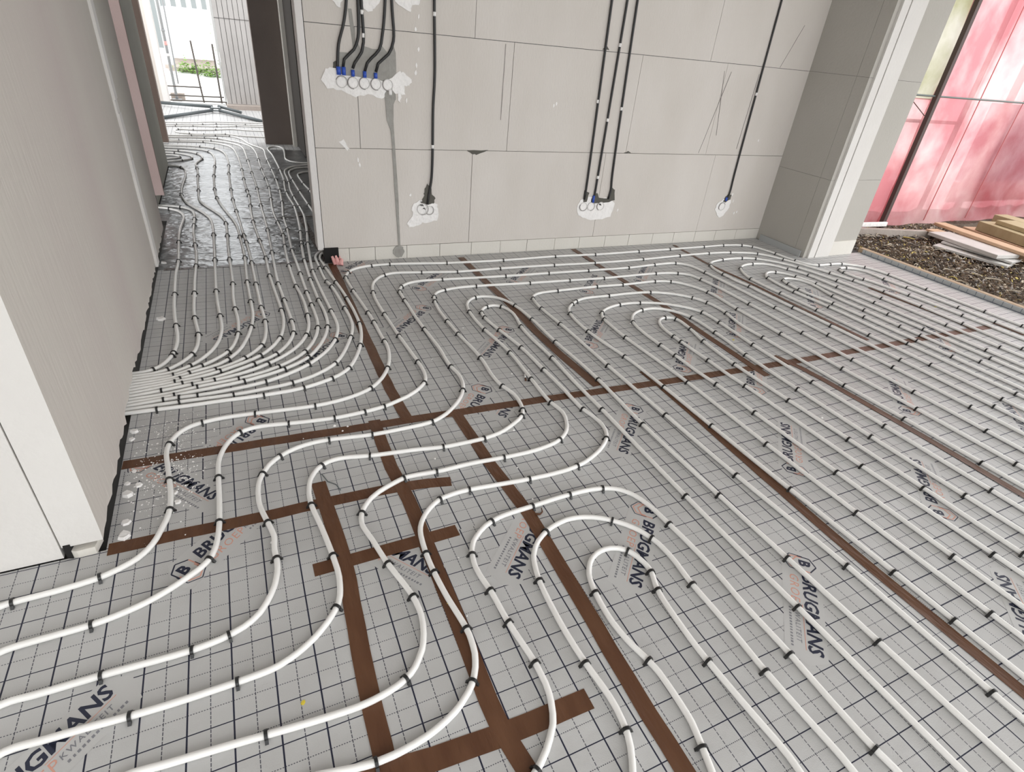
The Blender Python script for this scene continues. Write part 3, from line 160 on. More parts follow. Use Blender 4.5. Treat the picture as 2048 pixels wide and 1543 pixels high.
 'A12': [(-1.000,2.351),(-0.720,2.357),(-0.610,2.361),(-0.550,2.364),(-0.440,2.375),(-0.400,2.377),(-0.360,2.377),(-0.290,2.374),(-0.240,2.375),(-0.190,2.379),(-0.131,2.386),(-0.081,2.394),(-0.032,2.405),(-0.004,2.413),(0.015,2.420),(0.043,2.432),(0.070,2.444),(0.105,2.463),(0.131,2.478),(0.156,2.495),(0.181,2.513),(0.203,2.532),(0.225,2.553),(0.245,2.575),(0.265,2.598),(0.283,2.621),(0.300,2.646),(0.316,2.672),(0.330,2.698),(0.343,2.725),(0.358,2.762),(0.367,2.791),(0.375,2.820),(0.382,2.849),(0.387,2.879),(0.390,2.908),(0.392,2.938),(0.392,2.998),(0.384,3.228),(0.376,3.579),(0.375,3.689),(0.376,3.769),(0.381,3.869),(0.409,4.218),(0.420,4.348),(0.443,4.557),(0.459,4.726),(0.473,4.906),(0.481,5.036),(0.483,5.106),(0.483,5.166),(0.469,5.626),(0.467,5.787),(0.467,5.917),(0.471,6.027),(0.483,6.217),(0.486,6.307),(0.488,6.417),(0.488,6.627),(0.490,6.677),(0.492,6.707),(0.495,6.737),(0.499,6.766),(0.506,6.795),(0.514,6.824),(0.520,6.843),(0.532,6.870),(0.540,6.888),(0.555,6.914),(0.565,6.931),(0.589,6.962),(0.610,6.984),(0.624,6.998),(0.647,7.017),(0.663,7.028),(0.688,7.043),(0.706,7.052),(0.743,7.067),(0.781,7.077),(0.820,7.084),(0.870,7.089),(0.920,7.091),(0.970,7.091),(1.040,7.090),(1.299,7.082),(1.400,7.081)],
 'A13': [(-1.000,2.326),(-0.640,2.336),(-0.420,2.341),(-0.350,2.341),(-0.200,2.337),(-0.140,2.337),(-0.100,2.339),(-0.060,2.343),(0.009,2.351),(0.049,2.356),(0.097,2.367),(0.145,2.382),(0.173,2.394),(0.191,2.402),(0.208,2.412),(0.234,2.428),(0.258,2.445),(0.273,2.458),(0.288,2.471),(0.302,2.485),(0.315,2.501),(0.326,2.517),(0.337,2.534),(0.352,2.560),(0.378,2.614),(0.402,2.669),(0.423,2.725),(0.443,2.782),(0.454,2.820),(0.463,2.859),(0.469,2.898),(0.472,2.938),(0.474,2.998),(0.472,3.058),(0.465,3.228),(0.455,3.408),(0.450,3.467),(0.433,3.566),(0.429,3.595),(0.428,3.625),(0.426,3.695),(0.427,3.835),(0.425,3.945),(0.426,3.975),(0.428,4.005),(0.433,4.034),(0.439,4.053),(0.445,4.072),(0.454,4.090),(0.464,4.107),(0.475,4.123),(0.526,4.185),(0.543,4.209),(0.559,4.234),(0.568,4.252),(0.575,4.270),(0.587,4.308),(0.597,4.357),(0.604,4.416),(0.609,4.486),(0.610,4.566),(0.607,4.666),(0.600,4.766),(0.579,5.015),(0.571,5.165),(0.548,5.734),(0.537,6.074),(0.528,6.444),(0.527,6.554),(0.528,6.614),(0.532,6.664),(0.536,6.704),(0.544,6.743),(0.554,6.781),(0.569,6.817),(0.578,6.835),(0.589,6.851),(0.606,6.874),(0.627,6.895),(0.643,6.906),(0.659,6.917),(0.676,6.926),(0.694,6.933),(0.732,6.945),(0.771,6.953),(0.810,6.958),(0.860,6.961),(0.910,6.963),(1.030,6.962),(1.299,6.956),(1.400,6.955)],
 'A14': [(-1.000,2.300),(-0.710,2.310),(-0.590,2.312),(-0.500,2.310),(-0.330,2.302),(-0.200,2.301),(-0.060,2.297),(0.030,2.299),(0.070,2.301),(0.100,2.304),(0.129,2.309),(0.149,2.313),(0.197,2.327),(0.243,2.345),(0.271,2.357),(0.288,2.367),(0.305,2.377),(0.321,2.389),(0.343,2.409),(0.357,2.424),(0.369,2.439),(0.389,2.473),(0.416,2.527),(0.439,2.582),(0.456,2.629),(0.473,2.687),(0.487,2.745),(0.498,2.804),(0.506,2.864),(0.510,2.924),(0.512,2.994),(0.512,3.084),(0.509,3.184),(0.506,3.284),(0.499,3.393),(0.471,3.712),(0.463,3.832),(0.457,3.922),(0.455,3.972),(0.457,3.992),(0.459,4.011),(0.465,4.040),(0.471,4.059),(0.479,4.077),(0.494,4.102),(0.506,4.118),(0.525,4.141),(0.588,4.206),(0.615,4.235),(0.638,4.267),(0.653,4.293),(0.662,4.311),(0.669,4.329),(0.675,4.348),(0.682,4.377),(0.691,4.426),(0.696,4.486),(0.699,4.556),(0.700,4.626),(0.698,4.686),(0.695,4.746),(0.690,4.816),(0.682,4.895),(0.644,5.254),(0.638,5.333),(0.635,5.393),(0.634,5.443),(0.635,5.483),(0.642,5.603),(0.645,5.653),(0.645,5.713),(0.645,5.773),(0.642,5.853),(0.639,5.933),(0.634,5.993),(0.618,6.172),(0.614,6.242),(0.611,6.322),(0.608,6.422),(0.606,6.522),(0.608,6.561),(0.610,6.581),(0.614,6.599),(0.624,6.627),(0.637,6.652),(0.655,6.675),(0.675,6.695),(0.699,6.712),(0.725,6.725),(0.752,6.735),(0.781,6.741),(0.810,6.746),(0.850,6.749),(0.890,6.750),(0.940,6.750),(1.050,6.749),(1.310,6.741),(1.400,6.740)],
 'B1': [(-1.400,9.550),(-1.299,9.550),(-0.979,9.547),(-0.889,9.548),(-0.819,9.550),(-0.749,9.554),(-0.680,9.562),(-0.620,9.572),(-0.503,9.595),(-0.463,9.601),(-0.434,9.604),(-0.404,9.606),(-0.364,9.606),(-0.224,9.600),(-0.184,9.601),(-0.155,9.603),(-0.116,9.608),(-0.096,9.612),(-0.067,9.620),(-0.030,9.632),(0.054,9.664),(0.101,9.679),(0.140,9.687),(0.159,9.690),(0.189,9.692),(0.238,9.692),(0.388,9.687),(0.528,9.686),(1.500,9.688)],
 'B2': [(1.500,9.380),(1.400,9.375),(1.280,9.367),(0.881,9.336),(0.722,9.325),(0.642,9.321),(0.562,9.318),(0.502,9.317),(0.442,9.317),(0.392,9.319),(0.352,9.322),(0.313,9.327),(0.283,9.332),(0.255,9.340),(0.227,9.349),(0.199,9.360),(0.137,9.388),(0.110,9.398),(0.092,9.403),(0.074,9.405),(0.047,9.406),(0.019,9.401),(-0.008,9.393),(-0.035,9.382),(-0.125,9.341),(-0.153,9.330),(-0.181,9.320),(-0.209,9.311),(-0.248,9.301),(-0.307,9.289),(-0.356,9.284),(-0.385,9.283),(-0.405,9.284),(-0.424,9.286),(-0.453,9.291),(-0.518,9.306),(-0.536,9.309),(-0.561,9.311),(-0.577,9.309),(-0.591,9.304),(-0.603,9.296),(-0.608,9.291),(-0.617,9.279),(-0.624,9.265),(-0.629,9.249),(-0.632,9.231),(-0.633,9.213),(-0.632,9.194),(-0.630,9.175),(-0.627,9.156),(-0.622,9.137),(-0.616,9.119),(-0.609,9.101),(-0.600,9.084),(-0.589,9.069),(-0.570,9.048),(-0.556,9.035),(-0.541,9.024),(-0.524,9.014),(-0.507,9.005),(-0.471,8.989),(-0.424,8.973),(-0.376,8.961),(-0.337,8.954),(-0.298,8.952),(-0.269,8.954),(-0.239,8.958),(-0.210,8.964),(-0.133,8.983),(-0.095,8.990),(-0.076,8.991),(-0.057,8.992),(-0.028,8.989),(-0.001,8.982),(0.017,8.975),(0.035,8.967),(0.069,8.948),(0.144,8.900),(0.170,8.886),(0.197,8.873),(0.225,8.862),(0.253,8.853),(0.282,8.846),(0.311,8.840),(0.370,8.832),(0.450,8.826),(0.540,8.822),(0.640,8.822),(0.730,8.824),(0.840,8.827),(1.290,8.847),(1.410,8.850),(1.500,8.851)],
 'B3': [(-1.400,9.710),(-1.299,9.709),(-1.019,9.702),(-0.889,9.702),(-0.819,9.703),(-0.748,9.707),(-0.679,9.712),(-0.609,9.719),(-0.539,9.728),(-0.470,9.738),(-0.411,9.749),(-0.362,9.761),(-0.324,9.772),(-0.286,9.784),(-0.249,9.799),(-0.176,9.832),(-0.139,9.845),(-0.111,9.853),(-0.092,9.858),(-0.063,9.862),(-0.033,9.864),(-0.003,9.865),(0.027,9.864),(0.217,9.853),(0.287,9.851),(0.367,9.850),(0.688,9.849),(1.500,9.850)],
 'B4': [(-1.400,9.900),(-0.969,9.895),(-0.818,9.895),(-0.738,9.896),(-0.668,9.898),(-0.608,9.901),(-0.568,9.905),(-0.539,9.908),(-0.509,9.914),(-0.480,9.920),(-0.452,9.929),(-0.406,9.947),(-0.297,9.998),(-0.270,10.009),(-0.242,10.018),(-0.213,10.026),(-0.174,10.033),(-0.134,10.038),(-0.094,10.041),(-0.024,10.043),(0.156,10.046),(0.387,10.048),(0.648,10.048),(1.500,10.044)],
 'C1': [(-1.300,7.120),(-0.894,7.180),(-0.755,7.202),(-0.696,7.212),(-0.657,7.221),(-0.619,7.231),(-0.590,7.240),(-0.544,7.258),(-0.509,7.276),(-0.475,7.297),(-0.460,7.309),(-0.446,7.323),(-0.433,7.337),(-0.421,7.352),(-0.408,7.377),(-0.399,7.404),(-0.396,7.422),(-0.395,7.441),(-0.396,7.461),(-0.398,7.479),(-0.403,7.498),(-0.410,7.516),(-0.418,7.533),(-0.433,7.558),(-0.444,7.574),(-0.463,7.597),(-0.483,7.619),(-0.497,7.633),(-0.519,7.653),(-0.535,7.665),(-0.560,7.681),(-0.577,7.690),(-0.595,7.698),(-0.622,7.708),(-0.651,7.716),(-0.690,7.723),(-0.730,7.727),(-0.790,7.730),(-0.920,7.730),(-1.199,7.725),(-1.300,7.724)],
 'C2': [(-1.300,7.280),(-0.921,7.322),(-0.821,7.334),(-0.731,7.346),(-0.692,7.354),(-0.663,7.361),(-0.634,7.369),(-0.606,7.380),(-0.580,7.393),(-0.556,7.408),(-0.542,7.421),(-0.536,7.427),(-0.526,7.442),(-0.518,7.457),(-0.516,7.465),(-0.514,7.481),(-0.516,7.497),(-0.521,7.512),(-0.530,7.526),(-0.536,7.532),(-0.549,7.544),(-0.564,7.553),(-0.590,7.564),(-0.618,7.571),(-0.648,7.575),(-0.707,7.579),(-0.808,7.581),(-1.300,7.578)],
}
CLIP_SPOTS = {
 'P1': [(-0.732,1.422,0.07),(-0.533,1.438,0.24),(-0.272,2.158,0.22),(-0.073,2.164,-0.07),(0.166,2.150,0.03),(0.422,2.222,0.63),(0.540,2.381,1.16),(-0.383,2.046,1.32),(-0.374,1.828,1.67),(-0.366,1.669,1.49),(0.593,3.684,1.00),(0.562,3.602,1.41),(0.769,3.780,0.13),(0.899,3.785,-0.04),(1.305,3.732,-0.10),(1.745,3.709,-0.02),(2.195,3.714,-0.02),(0.565,3.372,1.63),(0.585,3.033,1.62),(0.590,2.903,1.59),(0.592,2.663,1.63),(2.554,3.693,-0.04),(2.984,3.693,0.01),(3.314,3.694,0.00),(3.694,3.695,0.01),(3.924,3.698,-0.05),(4.120,3.667,-0.38),(4.200,3.610,-0.88),(4.276,3.406,-1.34),(4.315,3.221,-1.26),(4.440,3.081,-0.23),(4.579,3.076,-0.02),(4.707,3.061,-0.30),(4.868,2.949,-0.97),(4.923,2.760,-1.45),(4.928,2.430,-1.55),(4.945,1.990,-1.54),(4.950,1.740,-1.55)],
 'P2': [(-0.249,1.404,0.98),(-0.532,1.272,0.09),(0.048,2.051,-0.13),(0.228,2.035,-0.01),(0.357,2.043,0.11),(0.446,2.058,0.27),(-0.136,2.044,0.58),(-0.218,1.788,1.58),(-0.219,1.558,1.55),(0.671,2.198,0.97),(0.699,2.401,1.63),(0.812,3.588,0.55),(1.073,3.589,-0.17),(1.321,3.551,-0.08),(1.651,3.551,-0.01),(2.091,3.536,-0.05),(0.679,3.321,1.44),(0.671,2.991,1.59),(0.681,2.701,1.62),(2.441,3.516,-0.03),(2.901,3.515,0.02),(3.291,3.532,0.03),(3.611,3.535,-0.03),(3.840,3.516,-0.17),(4.086,3.438,-0.61),(4.219,3.266,-1.04),(4.374,2.909,-1.23),(4.433,2.728,-1.34),(4.466,2.480,-1.47),(4.486,2.191,-1.53),(4.492,1.891,-1.56),(4.495,1.510,-1.55)],
 'P3': [(-0.063,1.338,1.63),(-0.202,1.112,0.27),(-0.290,1.099,0.04),(-0.490,1.104,-0.02),(0.352,1.873,-0.05),(0.183,1.890,-0.06),(-0.006,1.843,0.63),(-0.073,1.759,1.14),(-0.075,1.504,1.80),(0.825,2.084,1.13),(0.844,2.308,1.69),(0.611,1.885,0.27),(0.873,3.369,0.92),(0.843,3.297,1.38),(0.837,3.158,1.56),(1.170,3.433,-0.07),(1.629,3.402,-0.05),(1.969,3.392,-0.03),(0.838,2.748,1.60),(2.299,3.379,-0.04),(2.659,3.369,0.02),(2.919,3.386,0.05),(3.127,3.380,-0.33),(3.240,3.150,-1.48),(3.305,1.600,-1.53),(3.270,2.460,-1.54),(3.283,2.030,-1.53),(3.318,1.170,-1.54)],
 'P4': [(0.077,1.098,1.02),(0.099,1.292,1.66),(-0.187,0.967,0.02),(-0.417,0.969,-0.06),(0.314,1.742,-0.18),(0.132,1.740,0.63),(0.068,1.540,1.65),(1.022,2.353,1.56),(1.021,2.064,1.82),(1.029,1.850,1.22),(1.004,1.808,0.82),(0.781,1.706,0.10),(0.601,1.705,-0.09),(1.030,3.168,1.20),(1.013,3.101,1.38),(1.128,3.255,0.30),(1.356,3.274,-0.05),(1.745,3.246,-0.06),(0.996,2.812,1.59),(1.002,2.642,1.64),(2.054,3.230,-0.05),(2.334,3.215,-0.03),(2.804,3.215,-0.07),(2.990,3.181,-0.40),(3.093,3.029,-1.42),(3.125,2.560,-1.55),(3.148,1.370,-1.54),(3.128,2.100,-1.56),(3.135,1.740,-1.54),(3.155,1.000,-1.55)],
 'P5': [(-0.132,0.809,-0.09),(0.252,1.202,1.82),(0.291,1.057,1.76),(0.204,0.821,0.47),(0.221,1.445,1.19),(1.186,2.084,1.53),(1.183,1.865,1.71),(1.085,1.599,0.48),(0.810,1.565,-0.03),(0.530,1.569,-0.03),(0.402,1.573,0.23),(1.195,2.364,1.60),(1.505,1.580,-1.58),(1.517,1.980,-1.58),(1.280,3.096,0.32),(1.169,2.903,1.46),(1.481,2.919,-1.37),(1.167,2.653,1.65),(1.499,2.710,-1.54),(1.499,2.410,-1.54),(1.515,1.090,-1.55),(1.522,0.760,-1.54),(1.533,0.420,-1.55)],
 'P6': [(0.375,1.200,1.55),(0.377,1.120,1.62),(0.402,0.901,1.64),(0.363,0.751,0.90),(0.090,0.655,-0.06),(1.291,2.150,1.61),(1.285,1.542,0.88),(1.070,1.423,0.21),(0.851,1.415,-0.06),(0.612,1.435,-0.03),(0.494,1.421,0.39),(1.384,1.130,-1.57),(1.388,1.740,-1.57),(1.303,1.770,1.73),(1.298,2.945,0.43),(1.391,2.928,-0.90),(1.236,2.874,1.27),(1.229,2.806,1.57),(1.392,2.639,-1.71),(1.248,2.627,1.73),(1.393,2.250,-1.57),(1.280,2.400,1.66),(1.394,0.600,-1.55)],
 'Pa': [(1.658,1.610,1.60),(1.646,2.090,1.59),(1.872,3.077,0.02),(1.648,2.997,1.20),(1.630,2.840,1.57),(1.640,2.610,1.60),(2.192,3.084,-0.02),(2.402,3.073,-0.02),(2.692,3.077,-0.09),(2.816,3.045,-0.48),(2.968,2.809,-1.38),(2.965,2.510,-1.57),(2.967,2.130,-1.57),(2.970,1.680,-1.55),(2.988,1.250,-1.54),(1.670,1.160,1.61),(3.000,0.790,-1.54),(1.698,0.660,1.60),(1.700,0.190,1.58)],
 'Pb': [(1.810,1.821,1.60),(1.795,2.151,1.67),(1.912,2.889,0.51),(1.862,2.855,0.67),(2.186,2.919,-0.01),(2.524,2.904,-0.23),(2.775,2.750,-0.92),(2.824,2.653,-1.27),(2.834,2.475,-1.76),(2.803,2.120,-1.54),(1.775,2.727,1.31),(1.757,2.478,1.62),(1.814,1.471,1.59),(2.810,1.540,-1.53),(2.828,1.210,-1.52),(1.823,1.020,1.60),(2.841,0.850,-1.54),(1.836,0.580,1.60),(1.841,0.380,1.59)],
 'Pc': [(1.964,1.820,1.59),(2.175,2.771,0.13),(2.334,2.764,-0.18),(1.987,2.688,0.85),(1.947,2.599,1.38),(1.936,2.350,1.60),(2.671,2.528,-1.27),(2.678,2.370,-1.60),(2.660,2.060,-1.61),(2.657,1.620,-1.57),(2.662,1.200,-1.55),(1.964,1.280,1.58),(1.972,0.830,1.60),(2.674,0.720,-1.54),(1.988,0.350,1.60)],
 'Pd': [(2.091,2.081,1.59),(2.275,2.659,0.23),(2.539,2.478,-1.35),(2.543,2.259,-1.61),(2.515,1.970,-1.64),(2.108,2.518,1.19),(2.086,2.210,1.61),(2.103,1.761,1.61),(2.104,1.491,1.58),(2.508,1.590,-1.58),(2.508,1.160,-1.55),(2.111,1.030,1.59),(2.522,0.740,-1.54),(2.120,0.550,1.59)],
 'Pe': [(2.357,2.521,-0.03),(2.417,2.485,-1.14),(2.415,2.339,-1.75),(2.382,2.182,-1.72),(2.363,1.902,-1.58),(2.239,2.282,1.56),(2.239,2.212,1.57),(2.243,1.982,1.57),(2.248,1.702,1.61),(2.368,1.522,-1.54),(2.380,1.181,-1.54),(2.260,1.021,1.60),(2.390,0.831,-1.55),(2.281,0.500,1.61),(2.396,0.461,-1.55)],
 'X': [(3.616,3.371,0.12),(3.835,3.370,-0.17),(3.959,3.334,-0.47),(3.408,3.278,1.01),(3.368,3.085,1.51),(3.389,2.828,1.68),(4.184,3.074,-1.17),(4.271,2.756,-1.39),(4.309,2.389,-1.50),(4.332,1.909,-1.52),(3.447,1.650,1.60),(4.350,1.570,-1.53),(3.410,2.429,1.63),(3.427,2.129,1.62),(3.460,1.130,1.60)],
 'Y': [(3.819,3.232,-0.04),(3.628,3.166,0.80),(3.528,2.952,1.44),(4.052,3.065,-1.02),(4.120,2.911,-1.39),(4.142,2.651,-1.50),(3.537,2.662,1.65),(4.161,2.341,-1.52),(3.573,1.952,1.60),(3.585,1.551,1.60),(4.195,1.571,-1.53),(3.558,2.352,1.62),(3.595,1.161,1.60)],
 'Z': [(3.872,3.029,-0.41),(3.972,2.910,-1.15),(4.020,2.748,-1.43),(3.695,2.936,1.22),(3.675,2.658,1.64),(4.057,2.159,-1.49),(4.075,1.910,-1.51),(3.726,1.790,1.61),(4.094,1.490,-1.53),(3.750,1.170,1.61),(3.704,2.370,1.64)],
 'Wi': [(3.789,2.867,0.88),(3.765,2.795,1.45),(3.756,2.685,1.56),(3.928,2.519,-1.65),(3.942,1.989,-1.53),(3.949,1.850,-1.52),(3.836,1.800,1.62),(3.845,1.580,1.60),(3.967,1.480,-1.53),(3.796,2.409,1.70),(3.935,2.259,-1.54),(3.815,2.170,1.64)],
 'V': [(4.654,2.973,-0.32),(4.548,2.951,0.80),(4.524,2.890,1.48),(4.556,2.728,2.04),(4.759,2.688,-1.54),(4.779,2.499,-1.49),(4.797,2.100,-1.55),(4.800,1.840,-1.55),(4.625,2.378,1.70),(4.660,1.990,1.63)],
 'Qa': [(0.513,1.145,1.30),(0.515,0.996,1.67),(0.522,0.876,1.66),(0.539,0.737,1.64),(0.426,0.500,0.54),(0.957,1.287,0.01),(1.096,1.275,-0.27),(0.797,1.279,0.06),(0.628,1.259,0.36),(1.227,1.032,-1.48),(1.240,0.491,-1.56),(1.239,0.220,-1.48)],
 'Qb': [(0.787,1.151,0.47),(0.673,0.976,1.43),(0.668,0.686,1.66),(0.674,0.496,1.34),(1.038,1.118,-0.69),(1.124,0.999,-1.26),(1.131,0.790,-1.59),(1.131,0.479,-1.56)],
 'Qc': [(0.817,0.874,1.43),(0.839,0.628,1.79),(1.032,0.878,-1.79),(1.010,0.980,-0.90),(1.010,0.812,-1.82),(0.997,0.563,-1.53),(0.827,0.390,1.29)],
 'A1': [(-0.421,4.101,1.57),(-0.421,3.540,1.59),(-0.399,3.110,1.66),(-0.399,2.801,1.38),(-0.405,2.771,1.32),(-0.475,2.655,0.58),(-0.432,4.502,1.60),(-0.528,5.368,2.45)],
 'A2': [(-0.329,4.426,1.63),(-0.317,3.996,1.56),(-0.320,3.536,1.57),(-0.313,3.186,1.64),(-0.294,2.977,1.64),(-0.318,2.761,1.16),(-0.416,2.638,0.56),(-0.341,5.065,1.58),(-0.342,4.895,1.56),(-0.448,5.410,2.50)],
 'A3': [(-0.206,4.093,1.57),(-0.205,3.542,1.59),(-0.190,3.182,1.63),(-0.324,2.649,0.73),(-0.210,4.643,1.58),(-0.455,5.828,1.65),(-0.490,6.940,2.09)],
 'A4': [(-0.391,2.578,0.26),(-0.118,4.088,1.58),(-0.112,3.638,1.56),(-0.112,3.257,1.63),(-0.109,2.938,1.46),(-0.162,2.746,1.03),(-0.275,2.635,0.60),(-0.118,4.609,1.57),(-0.322,5.981,1.58),(-0.333,6.562,1.58),(-0.120,4.919,1.63),(-0.544,7.821,2.81),(-0.347,7.654,2.04),(-0.303,7.364,1.40),(-0.345,6.912,1.64)],
 'A5': [(-0.022,4.102,1.57),(-0.030,3.652,1.57),(-0.027,3.342,1.58),(-0.042,3.002,1.41),(-0.163,2.668,0.86),(-0.326,2.580,0.38),(-0.035,4.562,1.60),(-0.189,6.022,1.59),(-0.190,6.563,1.56),(-0.174,5.703,1.66),(-0.232,7.786,1.97),(-0.179,6.993,1.54)],
 'A6': [(-0.362,2.539,0.22),(0.002,4.436,1.61),(0.015,3.996,1.58),(0.017,3.606,1.58),(0.023,3.246,1.60),(0.030,3.056,1.57),(-0.007,2.770,1.15),(-0.091,2.660,0.75),(-0.218,2.582,0.35),(-0.006,4.596,1.62),(-0.051,5.996,1.58),(-0.048,5.636,1.60),(-0.033,5.266,1.61),(-0.326,8.088,2.79),(-0.168,7.975,2.22),(-0.052,6.667,1.56),(-0.043,7.047,1.56)],
 'A7': [(0.109,4.070,1.58),(0.106,3.730,1.58),(0.125,3.181,1.59),(0.086,2.835,1.22),(-0.019,2.667,0.75),(-0.199,2.562,0.41),(-0.382,2.515,0.15),(0.077,6.420,1.58),(0.084,5.950,1.60),(0.084,5.420,1.55),(0.078,4.940,1.58),(0.078,6.840,1.57),(0.094,4.460,1.61),(0.089,5.760,1.58),(-0.292,8.387,2.91)],
 'A8': [(-0.272,2.499,0.09),(0.158,4.185,1.55),(0.144,3.585,1.58),(0.154,3.325,1.61),(0.163,3.025,1.61),(0.157,2.875,1.39),(0.054,2.662,0.80),(-0.052,2.589,0.49),(-0.352,2.494,0.10),(0.167,6.696,1.58),(0.175,6.026,1.57),(0.168,5.425,1.57),(0.161,7.306,1.58),(0.169,4.715,1.56),(-0.560,8.492,-3.10),(-0.203,8.479,2.85)],
 'A9': [(-0.223,2.484,0.19),(0.254,4.300,1.52),(0.239,3.890,1.56),(0.243,3.520,1.62),(0.255,3.080,1.53),(0.217,2.834,1.23),(0.009,2.573,0.59),(-0.312,2.472,0.13),(-0.431,2.454,0.15),(0.272,6.861,1.58),(0.281,6.441,1.59),(0.284,6.050,1.56),(0.268,5.630,1.53),(0.275,7.362,1.57),(0.258,4.900,1.61),(0.268,4.560,1.55),(-0.279,8.694,3.07),(-0.128,8.658,2.65)],
 'A10': [(0.293,4.201,1.56),(0.293,3.731,1.57),(0.292,3.410,1.58),(0.295,3.220,1.58),(0.286,2.910,1.41),(0.188,2.651,0.96),(0.053,2.534,0.53),(-0.124,2.468,0.18),(-0.292,2.444,0.19),(0.372,6.851,1.58),(0.376,6.391,1.57),(0.370,5.931,1.54),(0.350,5.501,1.51),(0.367,7.282,1.58),(0.317,5.021,1.53),(0.312,4.701,1.55),(-0.430,8.843,-3.04),(-0.151,8.868,-3.10),(0.019,8.842,2.61)],
 'A11': [(-0.380,2.401,0.10),(0.377,4.366,1.48),(0.350,3.977,1.53),(0.341,3.617,1.56),(0.343,3.276,1.60),(0.337,2.907,1.38),(0.196,2.590,0.84),(0.076,2.502,0.46),(-0.103,2.441,0.21),(0.454,6.825,1.57),(0.445,6.295,1.52),(0.421,5.835,1.56),(0.437,5.345,1.58),(0.400,4.615,1.49),(0.371,4.296,1.49)],
 'A12': [(0.418,4.328,1.47),(0.376,3.759,1.55),(0.388,3.108,1.61),(0.351,2.744,1.19),(0.188,2.519,0.70),(-0.013,2.410,0.30),(-0.290,2.374,-0.01),(-0.360,2.377,-0.03),(-0.420,2.376,0.06),(0.484,6.247,1.52),(0.468,5.666,1.59),(0.478,5.336,1.60),(0.445,4.577,1.47)],
 'A13': [(0.427,3.805,1.57),(0.434,3.556,1.72),(0.450,3.467,1.71),(0.469,3.128,1.61),(0.433,2.753,1.24),(0.309,2.493,0.87),(0.097,2.367,0.26),(-0.150,2.337,0.02),(-0.360,2.341,-0.01),(0.530,6.344,1.59),(0.544,5.864,1.60),(0.562,5.385,1.61)],
 'A14': [(0.465,3.802,1.63),(0.487,3.533,1.65),(0.507,3.264,1.61),(0.509,2.904,1.51),(0.462,2.649,1.27),(0.363,2.431,0.91),(0.271,2.357,0.47),(0.139,2.311,0.21),(-0.030,2.297,0.01),(-0.440,2.308,-0.05),(0.618,6.182,1.64),(0.641,5.893,1.62),(0.634,5.413,1.59)],
 'B1': [(-0.640,9.568,0.17),(-0.424,9.605,0.07),(-0.125,9.606,0.16),(0.130,9.685,0.18)],
 'B2': [(-0.597,9.300,-2.57),(-0.414,9.285,3.04),(-0.143,9.333,-2.77),(-0.452,8.983,-0.34),(-0.028,8.989,-0.17),(-0.288,8.952,0.03)],
 'B3': [(-0.629,9.717,0.10),(-0.305,9.778,0.33),(-0.130,9.848,0.29),(0.257,9.851,-0.03)],
 'B4': [],
 'C1': [(-0.577,7.690,2.68),(-0.492,7.286,0.57),(-0.404,7.386,1.22)],
 'C2': [(-0.518,7.457,1.22)],
}
TAPE_RUNS = {
 'xa': [(-0.531,1.976),(0.779,1.930),(2.431,1.849),(4.719,1.812)],
 'xb': [(-0.527,1.555),(-0.139,1.548),(0.375,1.541),(0.567,1.510)],
 'xc': [(0.036,1.263),(0.507,1.268)],
 'xd': [(0.086,0.649),(0.370,0.605),(0.632,0.604)],
 'ya': [(0.520,3.896),(0.511,2.883),(0.509,2.137),(0.521,1.940)],
 'yb': [(0.382,1.980),(0.377,1.658),(0.392,1.466),(0.389,1.164),(0.390,0.975),(0.389,0.619),(0.407,0.510)],
 'yc': [(0.107,1.658),(0.127,1.273),(0.117,1.020),(0.110,0.686)],
 'yd': [(0.736,1.915),(0.748,1.552),(0.772,1.254),(0.767,0.966),(0.756,0.512)],
 'ye': [(1.808,2.000),(1.812,1.853),(1.785,0.710),(1.800,0.155)],
 'yf': [(1.457,3.846),(1.463,2.953),(1.459,2.397),(1.488,1.939)],
 'yg': [(2.450,3.870),(2.460,3.393),(2.479,2.998),(2.485,2.705),(2.469,2.323),(2.467,2.102),(2.465,1.891),(2.467,1.755)],
 'yh': [(3.451,3.810),(3.426,3.304),(3.461,2.997),(3.478,2.574),(3.492,2.307),(3.509,1.911)],
 'yi': [(2.693,1.923),(2.737,1.772),(2.788,1.074),(2.795,0.650)],
 'yj': [(4.453,2.590),(4.513,1.896),(4.490,1.791)],
 'yk': [(4.784,1.841),(4.787,1.643)],
}


